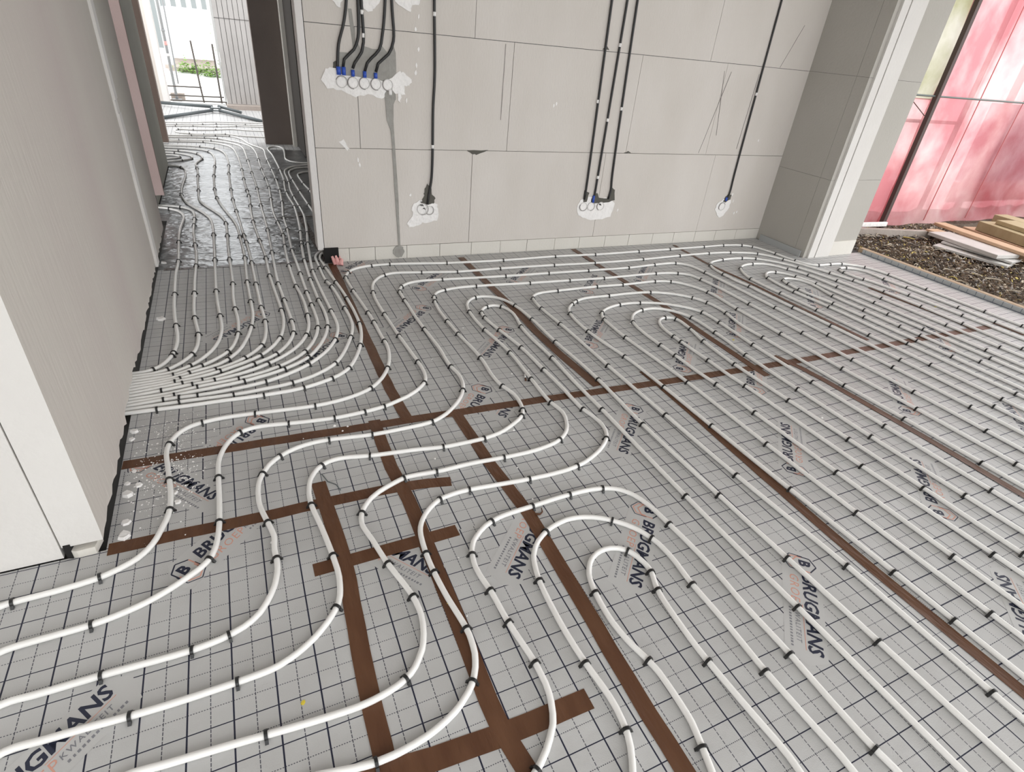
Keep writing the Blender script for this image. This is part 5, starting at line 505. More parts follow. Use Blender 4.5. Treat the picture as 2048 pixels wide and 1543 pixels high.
conduit([(2.07, 2.68), (2.066, 1.72), (2.054, .55), (2.052, .44), (2.045, .385)], 'middle of the three grouped conduits, with bluish lower end', [(2.046, .375, .43, .0095)], [(2.064, 1.46), (2.06, .98), (2.055, .57)])
conduit([(2.13, 2.68), (2.147, 1.73), (2.188, .56), (2.197, .47), (2.185, .40)], 'right of the three black conduits grouped on the back wall', None, [(2.165, 1.06)])
conduit([(3.425, 2.68), (3.432, 1.85), (3.45, .6), (3.456, .44), (3.445, .37)], 'thin black conduit alone at the right end of the back wall', [(3.435, .365, .395, .010)], [(3.44, 1.22)], r=.0075)
o_ = BM(); q = bwall(.435, -.006); tube(o_, [(q.x, q.y, 1.068), (q.x, q.y, 1.10)], .011, 10); obj('empty_tube_stub', o_, M_plaster, wall_back, True).matrix_parent_inverse = wall_back.matrix_basis.inverted()

# ceiling and hidden room shell
bm = BM(); box(bm, -3.3, 6.25, -2.4, 8.55, 2.7, 2.9); struct('ceiling', bm, M_white, 'unseen concrete ceiling slab above the room, overhang added to dim the right side', 'ceiling')  # unseen; overhang and extents shaped to hold back daylight
# left wall: partition with a broken lower edge, and the wall it ends on
bm = BM()
ys = [1.56 + i * .035 for i in range(int((4.72 - 1.56) / .035) + 1)]
def zb(y):
    r = random.uniform(-.010, .010)
    return (.066 if 2.22 < y < 2.68 else .045) + r + (.02 if 1.98 < y < 2.06 else 0)
xL, xR = -.635, -.53
prevv = None
for y in ys:
    z = zb(y); xr = xR + random.uniform(-.004, .002)
    v = [bm.verts.new((xL, y, z)), bm.verts.new((xr, y, z)), bm.verts.new((xR, y, z + .05)), bm.verts.new((xR, y, 2.7)), bm.verts.new((xL, y, 2.7))]
    if prevv:
        for k in range(5): bm.faces.new((prevv[k], prevv[(k + 1) % 5], v[(k + 1) % 5], v[k]))
    else: bm.faces.new(v)
    prevv = v
bm.faces.new(prevv[::-1])
bmesh.ops.recalc_face_normals(bm, faces=bm.faces[:])
for f in bm.faces:
    if f.normal.y < -.9 and abs(f.calc_center_median().y - 1.56) < .01: f.material_index = 1
struct('wall_left', bm, [M_blockside, M_white], 'pinkish grey block partition on the left, pale end face, broken lower edge', 'wall')
bm = BM(); box(bm, -3.2, -.6385, 1.557, 1.70, .004, 2.7); struct('wall_left_return', bm, M_white, 'white block wall at the extreme left behind the foreground pipes', 'wall')
bm = BM()
prism(bm, [(-.62, 1.557), (-.60, 1.548), (-.555, 1.55), (-.545, 1.60), (-.62, 1.60)], .0, .028, 0)
prism(bm, [(-.63, 1.556), (-.615, 1.55), (-.605, 1.60), (-.63, 1.60)], .0, .05, 1)  # black prism paints the shade under the corner
struct('trim_1', bm, [M_kim, M_holeshade], 'broken block foot and black painted shade of a hole under the left wall corner', 'wall foot')
bm = BM(); box(bm, -3.3, -3.2, -2.6, 1.7, 0, 2.7); struct('wall_side', bm, M_white, 'pale wall left of the camera', 'wall')
# vertical bead on the left wall
bm = BM()
for k in range(40):
    z0 = .045 + k * .0665; z1 = z0 + .0665
    yy = 3.955 + .006 * math.sin(k * .7) - (.008 if k in (12, 13) else 0); box(bm, -.531, -.516 - (.004 if k == 13 else 0), yy - .045, yy + .045, z0, z1)
struct('trim_2', bm, M_trim, 'vertical white bead down the left wall at the hall opening', 'trim')
bm = BM(); box(bm, -2.2, -.612, 5.441, 5.46, -.03, .115); struct('shade_slab', bm, M_holeshade, 'black slab painted as shade under the pinkish jamb in the hall', 'shade_slab')  # black slab added as painted shade below the jamb
# hall beyond: jambs on the left
bm = BM(); box(bm, -2.2, -.545, 5.40, 5.44, .11, 2.7); struct('wall_hall_left', bm, M_pinkish, 'pinkish brown jamb face left in the hall behind the bead', 'wall')
bm = BM(); box(bm, -.72, -.615, 5.441, 7.09, .0, 2.7); struct('wall_hall_left_far', bm, M_green, 'greenish grey wall along the left of the hall', 'wall')
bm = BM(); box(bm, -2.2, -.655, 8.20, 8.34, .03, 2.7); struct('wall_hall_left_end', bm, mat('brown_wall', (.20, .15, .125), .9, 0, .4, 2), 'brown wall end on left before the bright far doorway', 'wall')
# hall right side
bm = BM(); box(bm, -.02, .02, 0, .145, .09, 2.7); box(bm, -.018, .02, -.004, .0, .1, 2.7)
o = struct('trim_3', bm, M_trim, 'pale vertical bead on the end of the back wall at the hall', 'trim'); o.location = (bwall(-.068).x, bwall(-.068).y, 0); o.rotation_euler.z = WROT
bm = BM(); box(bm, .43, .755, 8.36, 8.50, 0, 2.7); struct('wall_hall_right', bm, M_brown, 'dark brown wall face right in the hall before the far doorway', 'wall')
bm = BM(); box(bm, .757, .80, 8.22, 8.50, 0, 2.7); struct('trim_4', bm, M_kim, 'pale vertical jamb beside the dark hall wall', 'trim')
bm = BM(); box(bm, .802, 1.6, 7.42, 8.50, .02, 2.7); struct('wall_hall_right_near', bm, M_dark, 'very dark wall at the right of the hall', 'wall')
bm = BM(); box(bm, 2.4, 2.5, 4.1, 8.5, 0, 2.7); struct('wall_hall_side', bm, M_block, 'block wall of the side room behind the back wall', 'wall')
# right return wall / pier
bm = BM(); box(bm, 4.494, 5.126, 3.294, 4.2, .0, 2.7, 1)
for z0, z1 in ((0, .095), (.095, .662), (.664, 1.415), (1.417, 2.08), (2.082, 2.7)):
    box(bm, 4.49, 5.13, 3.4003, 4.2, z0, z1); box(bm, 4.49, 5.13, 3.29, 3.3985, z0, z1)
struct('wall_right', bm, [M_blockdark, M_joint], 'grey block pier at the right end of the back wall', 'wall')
bm = BM(); box(bm, 4.81, 5.125, 3.283, 3.29, 0, .13); struct('trim_5', bm, M_kim, 'white plaster foot on the pier', 'trim')
bm = BM(); box(bm, 4.535, 4.612, 3.272, 3.29, .0, 2.7); struct('trim_6', bm, M_white, 'narrow white board on the pier, left of its gap', 'trim')
bm = BM(); box(bm, 4.622, 4.800, 3.270, 3.29, .0, 2.7); struct('trim_7', bm, M_white, 'wide white board on the pier, right of its gap', 'trim')
bm = BM(); box(bm, 4.803, 4.812, 3.280, 3.29, .13, 2.7); struct('trim_8', bm, mat('pink_edge', (.75, .50, .44), .8), 'thin pinkish edge beside the wide white board', 'trim')
# edge strips
def edge_strip(name, a, b, h, side, label):
    a = Vector(a); b = Vector(b); d = (b - a).normalized(); L_ = (b - a).length
    bm = BM(); obox(bm, a, b, .008, .0, h)
    k = .03
    while k < L_:
        n_ = Vector((-d.y, d.x)) * side * .0046; q = a + d * k + n_
        obox(bm, q - d * .002, q + d * .002, .0012, .002, h - .001, mi=1); k += .0667
    n_ = Vector((-d.y, d.x)) * side * .012
    obox(bm, a + n_, b + n_, .014, .0, .004, mi=1)
    return tag(obj(name, bm, [M_strip, M_tick]), label, 'edge strip')
edge_strip('edge_strip', (4.478, 3.80), (4.478, 3.32), .055, 1, 'grey foam edge strip with ticks along the foot of the pier')
edge_strip('edge_strip', (5.262, 3.27), (5.275, -2.5), .036, -1, 'long grey foam edge strip with ticks along the open right side')
bm = BM(); obox(bm, (5.30, 3.32), (5.315, -2.5), .055, -.05, .038); tag(obj('sill_board', bm, M_sill), 'brown sill board outside the grey edge strip at right', 'board')

# ---------------------------------------------------------------- pipes
R = .009
PIPE_LABEL = {
 'P1': 'white pipe, outermost run along the back wall and down the right edge', 'P2': 'white pipe, second from the back wall, turning down near the right edge',
 'P3': 'white pipe, third from the back wall, turning down right of the nested loops', 'P4': 'white pipe, fourth from the back wall, turning down beside the nested loops',
 'P5': 'white pipe making the outer loop of the double hairpin left of the nested loops', 'P6': 'white pipe making the inner loop of the double hairpin left of the nested loops',
 'Pa': 'outermost of five nested white loops in the middle of the room', 'Pb': 'second outermost of five nested white loops in the middle of the room',
 'Pc': 'third of five nested white loops in the middle of the room', 'Pd': 'fourth of five nested white loops in the middle of the room', 'Pe': 'innermost of five nested white loops in the middle of the room',
 'X': 'outermost of four nested white loops in front of the pier', 'Y': 'second outermost of four nested white loops in front of the pier', 'Z': 'third of four nested white loops in front of the pier',
 'Wi': 'innermost of four nested white loops in front of the pier', 'V': 'small single white loop at the foot of the pier near the open side',
 'Qa': 'outermost of three nested white loops in the foreground', 'Qb': 'middle of three nested white loops in the foreground', 'Qc': 'innermost of three nested white loops in the foreground',
 'B1': 'thin pipe across the far room in front of the tripod tubes', 'B2': 'hairpin pipe loop in the bright far room', 'B3': 'pipe across the far room just before the steel tubes', 'B4': 'pipe across the far room under the steel tubes',
 'C1': 'outer hairpin pipe entering the hall from the left side room', 'C2': 'inner hairpin pipe entering the hall from the left side room'}
ordn = ['first', 'second', 'third', 'fourth', 'fifth', 'sixth', 'seventh', 'eighth', 'ninth', 'tenth', 'eleventh', 'twelfth', 'thirteenth', 'fourteenth']
for i in range(14):
    PIPE_LABEL['A%d' % (i + 1)] = 'pipe bent from under the left wall up the hall, %s from the left of fourteen' % ordn[i]
def pipe_group(k):
    if k[0] == 'A': return 'hall pipes fanning out from under the left wall'
    if k[0] == 'B' or k[0] == 'C': return 'pipes in the far room and hall'
    return 'white heating pipes on the main floor'
for k, P in PIPE_PATHS.items():
    far_ = k[0] in 'BC'
    Q = spline(P, .04 if far_ else .016)
    b = BM(); tube(b, [(p.x, p.y, R + .0006) for p in Q], R, 8 if far_ else 10)
    tag(obj('heating_pipe', b, M_pipe, None, True), PIPE_LABEL[k], 'pipe', pipe_group(k))

# ---------------------------------------------------------------- pipe clips (U-shaped tacker staples)
def clip_bm(bm=None, T=Matrix.Identity(4)):
    bm = bm or BM(); hw = .0040; prof = []
    ro, ri = R + .0042, R + .0006
    for k in range(9):
        a = PI * k / 8; prof.append((Vector((0, math.cos(a), math.sin(a)))))
    rings = []
    zc = R
    seq = [(Vector((0, ro + .006, -R + .0002)), Vector((0, ri + .001, -R + .0002)))] + [(p * ro, p * ri) for p in prof] + [(Vector((0, -ro - .006, -R + .0002)), Vector((0, -ri - .001, -R + .0002)))]
    for o_, i_ in seq:
        rings.append([bm.verts.new(T @ Vector((x, q.y, q.z + zc))) for x, q in ((-hw, o_), (hw, o_), (hw, i_), (-hw, i_))])
    for a, b in zip(rings, rings[1:]):
        for k in range(4): bm.faces.new((a[k], a[(k + 1) % 4], b[(k + 1) % 4], b[k]))
    bm.faces.new(rings[0][::-1]); bm.faces.new(rings[-1])
    return bm
proto = clip_bm(); me = bpy.data.meshes.new('pipe_clip'); proto.normal_update(); proto.to_mesh(me); proto.free(); me.materials.append(M_clip)
every = [(math.hypot(x, y), k, x, y, a) for k, L in CLIP_SPOTS.items() for x, y, a in L]; every.sort()
src = None
def clip_label(k):
    return 'black plastic clip on the ' + PIPE_LABEL[k].replace('white pipe, ', '').replace('white pipe making the ', '')
SHORT = {'P1': 'black clip pinning the outermost pipe along the back wall', 'P2': 'black clip pinning second pipe from the back wall', 'P3': 'black clip pinning third pipe from the back wall', 'P4': 'black clip pinning fourth pipe from the back wall',
 'P5': 'black clip on outer loop of the double hairpin', 'P6': 'black clip on inner loop of the double hairpin'}
for d, k, x, y, a in every[:300]:
    if src is None: o = src = bpy.data.objects.new('pipe_clip', me)
    else: o = src.copy()
    C.objects.link(o); o.location = (x, y, .0004); o.rotation_euler = (0, 0, a + random.uniform(-.12, .12))
    lab = SHORT.get(k) or ('black clip on hall pipe, %s of fourteen from the left' % ordn[int(k[1:]) - 1] if k[0] == 'A' else 'black clip on ' + PIPE_LABEL[k])
    words = lab.split(); lab = ' '.join(words[:16])
    tag(o, lab, 'clip', 'black clips along ' + PIPE_LABEL[k])
bm = BM()
for d, k, x, y, a in every[300:]:
    clip_bm(bm, Matrix.Translation((x, y, .0004)) @ Matrix.Rotation(a, 4, 'Z'))
tag(obj('pipe_clips', bm, M_clip), 'the remaining black clips on distant pipes in the hall and at far right', 'clips', None, 'stuff')

# ---------------------------------------------------------------- printed lettering on the sheets
def text_bm(bm, s, x, y, size, mi, shear=.25, fat=0.0, sx=1.0, spacing=1.0):
    cu = bpy.data.curves.new('t', 'FONT'); cu.body = s; cu.size = size; cu.shear = shear; cu.offset = fat; cu.space_character = spacing; cu.resolution_u = 2
    o = bpy.data.objects.new('t', cu); C.objects.link(o); bpy.context.view_layer.update()
    me_ = bpy.data.meshes.new_from_object(o.evaluated_get(bpy.context.evaluated_depsgraph_get()))
    bpy.data.objects.remove(o); n0 = len(bm.verts); f0 = len(bm.faces)
    tmp = BM(); tmp.from_mesh(me_); xs = [v.co.x for v in tmp.verts]; wdt = (max(xs) - min(xs)) if xs else 0
    vm = {}
    for v in tmp.verts: vm[v.index] = bm.verts.new((x + (v.co.x) * sx, y + v.co.y, .0005))
    for f in tmp.faces:
        nf = bm.faces.new([vm[v.index] for v in f.verts]); nf.material_index = mi
    tmp.free(); bpy.data.meshes.remove(me_); bpy.data.curves.remove(cu)
    return wdt * sx
def print_mesh():
    bm = BM()
    f = bm.faces.new([bm.verts.new((x, y, .0002)) for x, y in ((-.075, -.062), (.345, -.068), (.375, .0), (.345, .052), (-.04, .062), (-.085, .0))]); f.material_index = 3
    # hexagon mark: navy upper arcs, orange lower arcs, letter B
    def ring(cx, cy, r, wdt, a0, a1, mi, z=.0005):
        P = [(cx + r * math.cos(math.radians(a)) * .9, cy + r * math.sin(math.radians(a))) for a in (90, 150, 210, 270, 330, 390)]
        def seg(p, q):
            d = Vector((q[0] - p[0], q[1] - p[1])); n = Vector((-d.y, d.x)).normalized() * wdt / 2
            bm.faces.new([bm.verts.new((v[0], v[1], z)) for v in ((p[0] - n.x, p[1] - n.y), (q[0] - n.x, q[1] - n.y), (q[0] + n.x, q[1] + n.y), (p[0] + n.x, p[1] + n.y))]).material_index = mi
        for i in range(a0, a1): seg(P[i % 6], P[(i + 1) % 6])
    ring(-.028, .008, .040, .0045, -1, 2, 0); ring(-.028, .008, .040, .0045, 2, 5, 1)
    ring(-.028, -.016, .043, .003, 1, 5, 0); ring(-.028, -.016, .034, .004, 1, 5, 1)
    text_bm(bm, 'B', -.046, -.006, .050, 0, 0, .0022)
    wtx = text_bm(bm, 'BRUGMANS', .02, 0, .058, 0, .18, .0016, 1.0)
    # slab feet for the heavy letters
    text_bm(bm, 'GROEP', .03, -.040, .040, 1, .18, .0, 1.0, 1.15)
    text_bm(bm, 'KWALITEIT', .175, -.032, .021, 2, .18, .0003, 1.0, 1.25)
    x = .178
    while x < .325:                      # row of tiny print, too small to read
        l_ = random.uniform(.004, .008)
        bm.faces.new([bm.verts.new((q[0], q[1], .0005)) for q in ((x, -.0495), (x + l_, -.0495), (x + l_ + .001, -.0425), (x + .001, -.0425))]).material_index = 2
        x += l_ + random.uniform(.003, .006)
    bm.faces.new([bm.verts.new((x, y, .0005)) for x, y in ((.155, -.0085), (.325, -.0085), (.325, -.0065), (.155, -.0065))]).material_index = 1
    me_ = bpy.data.meshes.new('printed_logo'); bm.to_mesh(me_); bm.free()
    for m_ in (M_navy, M_orange, M_greyprint, M_sheet): me_.materials.append(m_)
    return me_, wtx
PM, WTX = print_mesh()
A45, A225, AM = math.radians(45), math.radians(-135), math.radians(-52)
PRINTS = [(-.69, .82, A45), (1.176, 1.105, A225), (1.54, .71, A225), (1.975, 1.135, A45), (2.348, .735, A45),
          (1.527, 1.692, A225), (1.28, 2.62, A225), (.905, 3.02, A225), (1.70, 2.36, A45), (2.965, 1.28, A45), (.0, 3.15, A225), (.36, 2.78, A225),
          (2.68, 2.235, A45), (3.02, 2.78, A45), (2.10, 3.06, A45), (2.62, 3.15, A45), (1.66, 3.32, A45), (1.0, 3.36, A45), (3.97, 1.69, A45), (3.36, .88, A45), (3.65, 2.45, A45), (2.0, .19, A45), (4.6, 2.5, A45)]
# prints that run into a cut sheet edge stop there (limits face the part that is dropped)
CUT_PRINTS = [(-.29, 1.41, A45, [((0, 1.553, 0), (0, 1, 0))]), (-.446, 1.942, AM, [((0, 1.955, 0), (0, 1, 0)), ((-.525, 0, 0), (-1, 0, 0))]), (.165, 1.38, AM, [((0, 1.262, 0), (0, 1, 0))]),
              (.825, 1.272, A225, [((.77, 0, 0), (1, 0, 0))]), (.905, 2.06, A225, [((0, 1.935, 0), (0, -1, 0))]), (1.14, 2.09, A225, [((0, 1.915, 0), (0, 1, 0)), ((1.0, 0, 0), (1, 0, 0))]), (-.085, 2.10, A225, [((0, 1.975, 0), (0, -1, 0))]),
              (.60, 3.75, A45, [((0, 3.90, 0), (0, 1, 0)), ((.53, 0, 0), (-1, 0, 0))]), (2.06, 1.98, A45, [((0, 1.86, 0), (0, -1, 0))]), (2.30, 1.685, A45, [((0, 1.845, 0), (0, 1, 0))])]
def clipped(x, y, a, lim):
    bm = BM(); bm.from_mesh(PM); bm.transform(Matrix.Translation((x, y, 0)) @ Matrix.Rotation(a, 4, 'Z'))
    for co, no in lim:
        bmesh.ops.bisect_plane(bm, geom=bm.verts[:] + bm.edges[:] + bm.faces[:], plane_co=co, plane_no=no, clear_outer=True)
    me_ = bpy.data.meshes.new('printed_logo'); bm.to_mesh(me_); bm.free()
    for m_ in (M_navy, M_orange, M_greyprint, M_sheet): me_.materials.append(m_)
    o = bpy.data.objects.new('printed_logo', me_); C.objects.link(o); o.location.z = .0002; o.parent = floor
for x, y, a, lim in CUT_PRINTS: clipped(x, y, a, lim)
for x, y, a in PRINTS:
    o = bpy.data.objects.new('printed_logo', PM); C.objects.link(o); o.location = (x, y, .0002); o.rotation_euler = (0, 0, a); o.parent = floor

# ---------------------------------------------------------------- plaster debris and small litter
def chip(x, y, r, m, name, label, group=None, h=.5, cat='chip'):
    b = BM(); n = 6
    P = [(math.cos(2 * PI * k / n) * r * random.uniform(.65, 1.1), math.sin(2 * PI * k / n) * r * random.uniform(.55, .95)) for k in range(n)]
    lo = [b.verts.new((px_, py_, 0)) for px_, py_ in P]; hi = [b.verts.new((px_ * .8, py_ * .8, r * h * random.uniform(.6, 1.1))) for px_, py_ in P]
    b.faces.new(lo[::-1]); b.faces.new(hi)
    for k in range(n): b.faces.new((lo[k], lo[(k + 1) % n], hi[(k + 1) % n], hi[k]))
    o = obj(name, b, m, None, False, (x, y, .0006), random.uniform(0, 6)); return tag(o, label, cat, group)
G1 = 'white plaster chips beside the left wall'
for x, y, r, lab in ((-.49, 1.60, .024, 'flat oval white plaster chip nearest the left wall corner'), (-.49, 1.66, .018, 'white plaster chip second from the left wall corner'), (-.50, 1.80, .026, 'large white plaster chip against the left wall below the tape'),
        (-.47, 1.84, .015, 'small white plaster chip beside the large chip at the left wall'), (-.505, 1.86, .012, 'tiny white plaster chip above the large chip at the left wall'), (-.49, 1.925, .011, 'white plaster chip just below the brown tape at the left wall'),
        (-.515, 2.13, .014, 'white plaster chip in the gap under the left wall above the tape'), (-.51, 2.18, .020, 'white plaster chip in the gap, further one from the tape'), (-.345, 1.71, .014, 'plaster chip beside the first S-bent pipe and a clip'),
        (-.355, 1.76, .012, 'plaster chip left of the first S-bent pipe'), (-.475, 3.22, .028, 'white angular chip by the left wall beyond the pipe bundle'), (-.32, 3.50, .018, 'white chip lying between the first two hall pipes'),
        (-.505, 4.10, .020, 'white chip at the foot of the bead in the hall')):
    chip(x, y, r, M_plaster, 'plaster_chip', lab, G1)
bm = BM()
for i in range(420):
    x = random.gauss(-.385, .065); y = random.gauss(1.86, .11); r = random.uniform(.0012, .0045)
    if x < -.505: continue
    v = [bm.verts.new((x + math.cos(t * 2.1 + i) * r, y + math.sin(t * 2.1 + i) * r, .0006)) for t in range(3)]; t_ = bm.verts.new((x, y, .0006 + r * .8))
    for k in range(3): bm.faces.new((v[k], v[(k + 1) % 3], t_))
for i in range(220):
    x = random.gauss(-.375, .06); y = random.gauss(2.14, .07); r = random.uniform(.0012, .004)
    if x < -.505: continue
    v = [bm.verts.new((x + math.cos(t * 2.1 + i) * r, y + math.sin(t * 2.1 + i) * r, .0006)) for t in range(3)]; t_ = bm.verts.new((x, y, .0006 + r * .8))
    for k in range(3): bm.faces.new((v[k], v[(k + 1) % 3], t_))
tag(obj('plaster_dust', bm, M_plaster), 'scatter of fine white plaster crumbs beside the left wall', 'dust', None, 'stuff')
CR = [(.09, 1.94), (.22, 1.99), (.27, 1.97), (.245, 1.945), (-.23, 2.11), (-.06, 2.16), (.55, 1.655), (.63, 1.715), (.72, 1.70), (.84, 1.50), (.93, 1.73), (1.12, 2.17), (1.19, 2.42), (1.06, 2.72), (1.22, 2.18), (1.30, 2.23), (1.60, 2.17), (.78, 2.42), (.47, 1.155), (.42, .945), (-.07, 1.42),
      (2.40, 1.80), (2.62, 1.31), (2.42, 1.36), (2.96, 1.86), (2.09, 2.52), (4.10, 2.19), (4.63, 2.35), (3.25, 2.75), (1.99, 1.98), (.12, 3.38), (.02, 3.45), (-.10, 3.30), (.18, 2.78), (.82, 1.32)]
bm = BM()
for i, (x, y) in enumerate(CR):
    r = random.uniform(.003, .0075)
    v = [bm.verts.new((x + math.cos(t * 1.26 + i) * r * random.uniform(.7, 1.2), y + math.sin(t * 1.26 + i) * r, .0006)) for t in range(5)]; t_ = bm.verts.new((x, y, .0006 + r))
    for k in range(5): bm.faces.new((v[k], v[(k + 1) % 5], t_))
tag(obj('plaster_crumbs', bm, M_plaster), 'tiny white crumbs scattered across the grey sheets between the pipes', 'crumbs', None, 'stuff')
# dry leaf curl, cigarette end, wire bit, yellow scraps
b = BM(); tube(b, [(.795, 1.245, .003), (.808, 1.236, .006), (.822, 1.245, .004), (.826, 1.262, .007)], .0045, 6, r_end=.002); tag(obj('dry_leaf', b, M_tape, None, True), 'curled brown scrap lying inside the outermost foreground loop', 'leaf')
e = empty('cigarette_end', (1.165, 2.105, .005), math.radians(70)); tag(e, 'white and brown cigarette end near the cross tape beside a pipe clip', 'cigarette end')
b = BM(); tube(b, [(0, 0, .001), (.03, 0, .004)], .0045, 8); obj('paper', b, M_plaster, e, True)
b = BM(); tube(b, [(-.022, 0, .001), (0, 0, .001)], .0046, 8); obj('filter', b, M_tape, e, True)
b = BM(); tube(b, [(.125, 1.70, .003), (.14, 1.65, .003), (.165, 1.625, .003), (.175, 1.59, .003)], .0018, 6); tag(obj('wire_bit', b, M_steel, None, True), 'thin grey wire bit beside the tape crossing', 'wire')
M_yel = mat('yellow_scrap', (.75, .60, .06), .6)
for x, y, lab in ((-.045, .86, 'yellow scrap between the two lowest pipes at bottom left'), (.385, 1.005, 'small yellow scrap beside tape and S-bent pipe'), (2.60, 2.16, 'yellow scrap beside pipe inside printed lettering'), (4.63, 2.17, 'pale yellow speck near the right edge pipes')):
    chip(x, y, .008, M_yel, 'yellow_scrap', lab, 'yellow scraps on the floor', .3, 'scrap')
b = BM()
for k in range(7):
    x = .545 + random.uniform(-.02, .03); y = 3.87 + random.uniform(-.05, .04); r = random.uniform(.012, .022)
    tube(b, [(x, y, .004), (x + random.uniform(-.02, .02), y + .02, .03 + random.uniform(0, .035))], r, 6, r_end=r * .5)
tag(obj('foam_scrap', b, M_pinkfoam), 'pink torn foam scrap stuffed at the end of the back wall', 'foam')
b = BM(); box(b, .478, .575, 3.910, 3.920, .0, .105); tag(obj('wall_hole_shade', b, M_holeshade), 'black plate painted as shade in the hollow at the broken back wall corner', 'hole', None, 'structure')  # thin black plate, the hollow's shade painted on

# ---------------------------------------------------------------- far room and what stands outside it
M_frame = mat('pale_frame', (.74, .74, .72), .6)
bm = BM(); box(bm, -3.5, -.885, 11.88, 12.02, 0, 2.7); box(bm, .62, 3.0, 11.72, 12.02, 0, 2.7); struct('wall_far', bm, M_block, 'grey outer wall of the far room', 'wall')
bm = BM(); box(bm, -.884, -.800, 11.82, 11.90, 0, 2.7); box(bm, -.800, -.785, 11.85, 11.88, 0, 2.7); struct('door_1', bm, M_trim, 'pale door frame post left of the bright far opening', 'door frame')
bm = BM(); box(bm, .045, .075, 11.78, 11.86, 0.08, 2.7); struct('door_2', bm, M_frame, 'pale green white door frame post right of the bright far opening', 'door frame')
bm = BM(); x = .077; k = 0
while x < .60:
    box(bm, x, min(.60, x + .068), 11.60 + (.0 if k % 2 else .004), 11.64, .075, 2.7); x += .075; k += 1
box(bm, .077, .60, 11.615, 11.65, .075, 2.7, 1); box(bm, .077, .60, 11.596, 11.60, 1.30, 1.306, 1)
struct('door_3', bm, [M_panel, M_joint], 'grey door panel with vertical grooves beside the bright far opening', 'door')
bm = BM(); box(bm, .06, .61, 11.45, 11.66, 0.0, .068); struct('trim_9', bm, M_plank, 'brown wooden sill under the grooved door panel', 'sill')
bm = BM(); box(bm, -.80, .05, 12.02, 12.12, -.04, .012); struct('trim_10', bm, M_ext, 'pale threshold of the far opening', 'threshold')
bm = BM(); box(bm, -9, 9, 12.12, 40, -.08, -.03); struct('ground', bm, M_ext, 'bright pale paved yard beyond the far opening', 'ground')
e = empty('steel_tripod', (-.10, 11.12, .045)); tag(e, 'grey galvanised steel tripod of tubes lying on the far room floor', 'tripod')
def tpart(nm, pts, r, m_): 
    b_ = BM(); tube(b_, pts, r, 12); o = obj(nm, b_, m_, e, True); o.matrix_parent_inverse = Matrix.Translation(-e.location); return o
tpart('leg', [(-.95, 11.62, .05), (-.16, 11.22, .065)], .024, M_steel)
lg = tpart('leg', [(-.07, 11.22, .075), (.25, 10.95, .03)], .022, M_steel)
o_ = BM(); tube(o_, [(.25, 10.95, .03), (.285, 10.92, .027)], .025, 12); c_ = obj('end_cap', o_, M_blackend, lg, True); c_.matrix_parent_inverse = Matrix.Translation(-e.location)
tpart('leg', [(-.85, 10.13, .025), (-.17, 11.0, .04)], .024, M_steel)
tpart('leg', [(-.06, 11.0, .04), (.52, 10.12, .022)], .024, M_steel)
b = BM(); box(b, -.18, -.15, 11.0, 11.24, .035, .075); box(b, -.075, -.045, 11.0, 11.24, .035, .075); box(b, -.19, -.04, 10.97, 11.03, .03, .045)
o = obj('bracket', b, M_steel, e); o.matrix_parent_inverse = Matrix.Translation(-e.location)
tpart('pin', [(-.20, 11.12, .055), (-.03, 11.12, .055)], .010, M_steel)
# outside: scaffold prop, rods, rails
e = empty('steel_prop', (-.725, 12.6, -.03)); tag(e, 'grey adjustable steel prop standing outside the far opening', 'prop')
def ep(nm, pts, r, m_, e_):
    b_ = BM(); tube(b_, pts, r, 10); o = obj(nm, b_, m_, e_, True); o.matrix_parent_inverse = Matrix.Translation(-e_.location); return o
M_propg = mat('prop_grey', (.34, .35, .36), .5, .3)
ep('outer_tube', [(-.725, 12.6, .0), (-.725, 12.6, 2.6)], .024, M_propg, e)
ep('collar', [(-.725, 12.6, .66), (-.725, 12.6, .70)], .03, M_plaster, e); ep('collar', [(-.725, 12.6, 1.02), (-.725, 12.6, 1.05)], .032, M_propg, e)
ep('red_band', [(-.725, 12.6, .82), (-.725, 12.6, .88)], .0255, M_pinkfoam, e)
b = BM(); box(b, -.80, -.65, 12.53, 12.67, -.03, .0); o = obj('foot_plate', b, M_propg, e); o.matrix_parent_inverse = Matrix.Translation(-e.location)
b = BM(); tube(b, [(-.64, 12.85, 2.6), (-.66, 12.85, 1.0), (-.67, 12.85, .22)], .013, 8); tag(obj('hanging_rod', b, M_propg, None, True), 'thin grey rod hanging beside the steel prop outside', 'rod')
M_rod = mat('rusty_rod', (.10, .085, .075), .6)
b = BM(); tube(b, [(-.335, 12.32, .93), (-.31, 12.3, .25), (-.292, 12.3, -.03)], .014, 8); tag(obj('steel_rod', b, M_rod, None, True), 'dark upright steel rod in the middle of the far opening', 'rod', 'upright rods outside the far opening')
b = BM(); tube(b, [(-.012, 12.3, .905), (-.01, 12.3, -.03)], .015, 8); tag(obj('steel_rod', b, M_rod, None, True), 'dark upright steel rod left of the right door post', 'rod', 'upright rods outside the far opening')
b = BM(); tube(b, [(.112, 12.2, .93), (.058, 12.2, -.03)], .015, 8); tag(obj('steel_rod', b, M_rod, None, True), 'dark leaning rod right behind the right door post', 'rod', 'upright rods outside the far opening')
for z, x0, x1, lab in ((.23, -.86, -.29, 'upper horizontal rod outside, ending at the middle upright'), (.09, -.84, .04, 'middle horizontal rod outside across the whole opening'), (.012, -.86, .05, 'lowest horizontal rod outside across the whole opening')):
    b = BM(); tube(b, [(x0, 12.31, z), (x1, 12.31, z)], .011, 8); tag(obj('rail_rod', b, M_rod, None, True), lab, 'rod', 'horizontal rods outside the far opening')
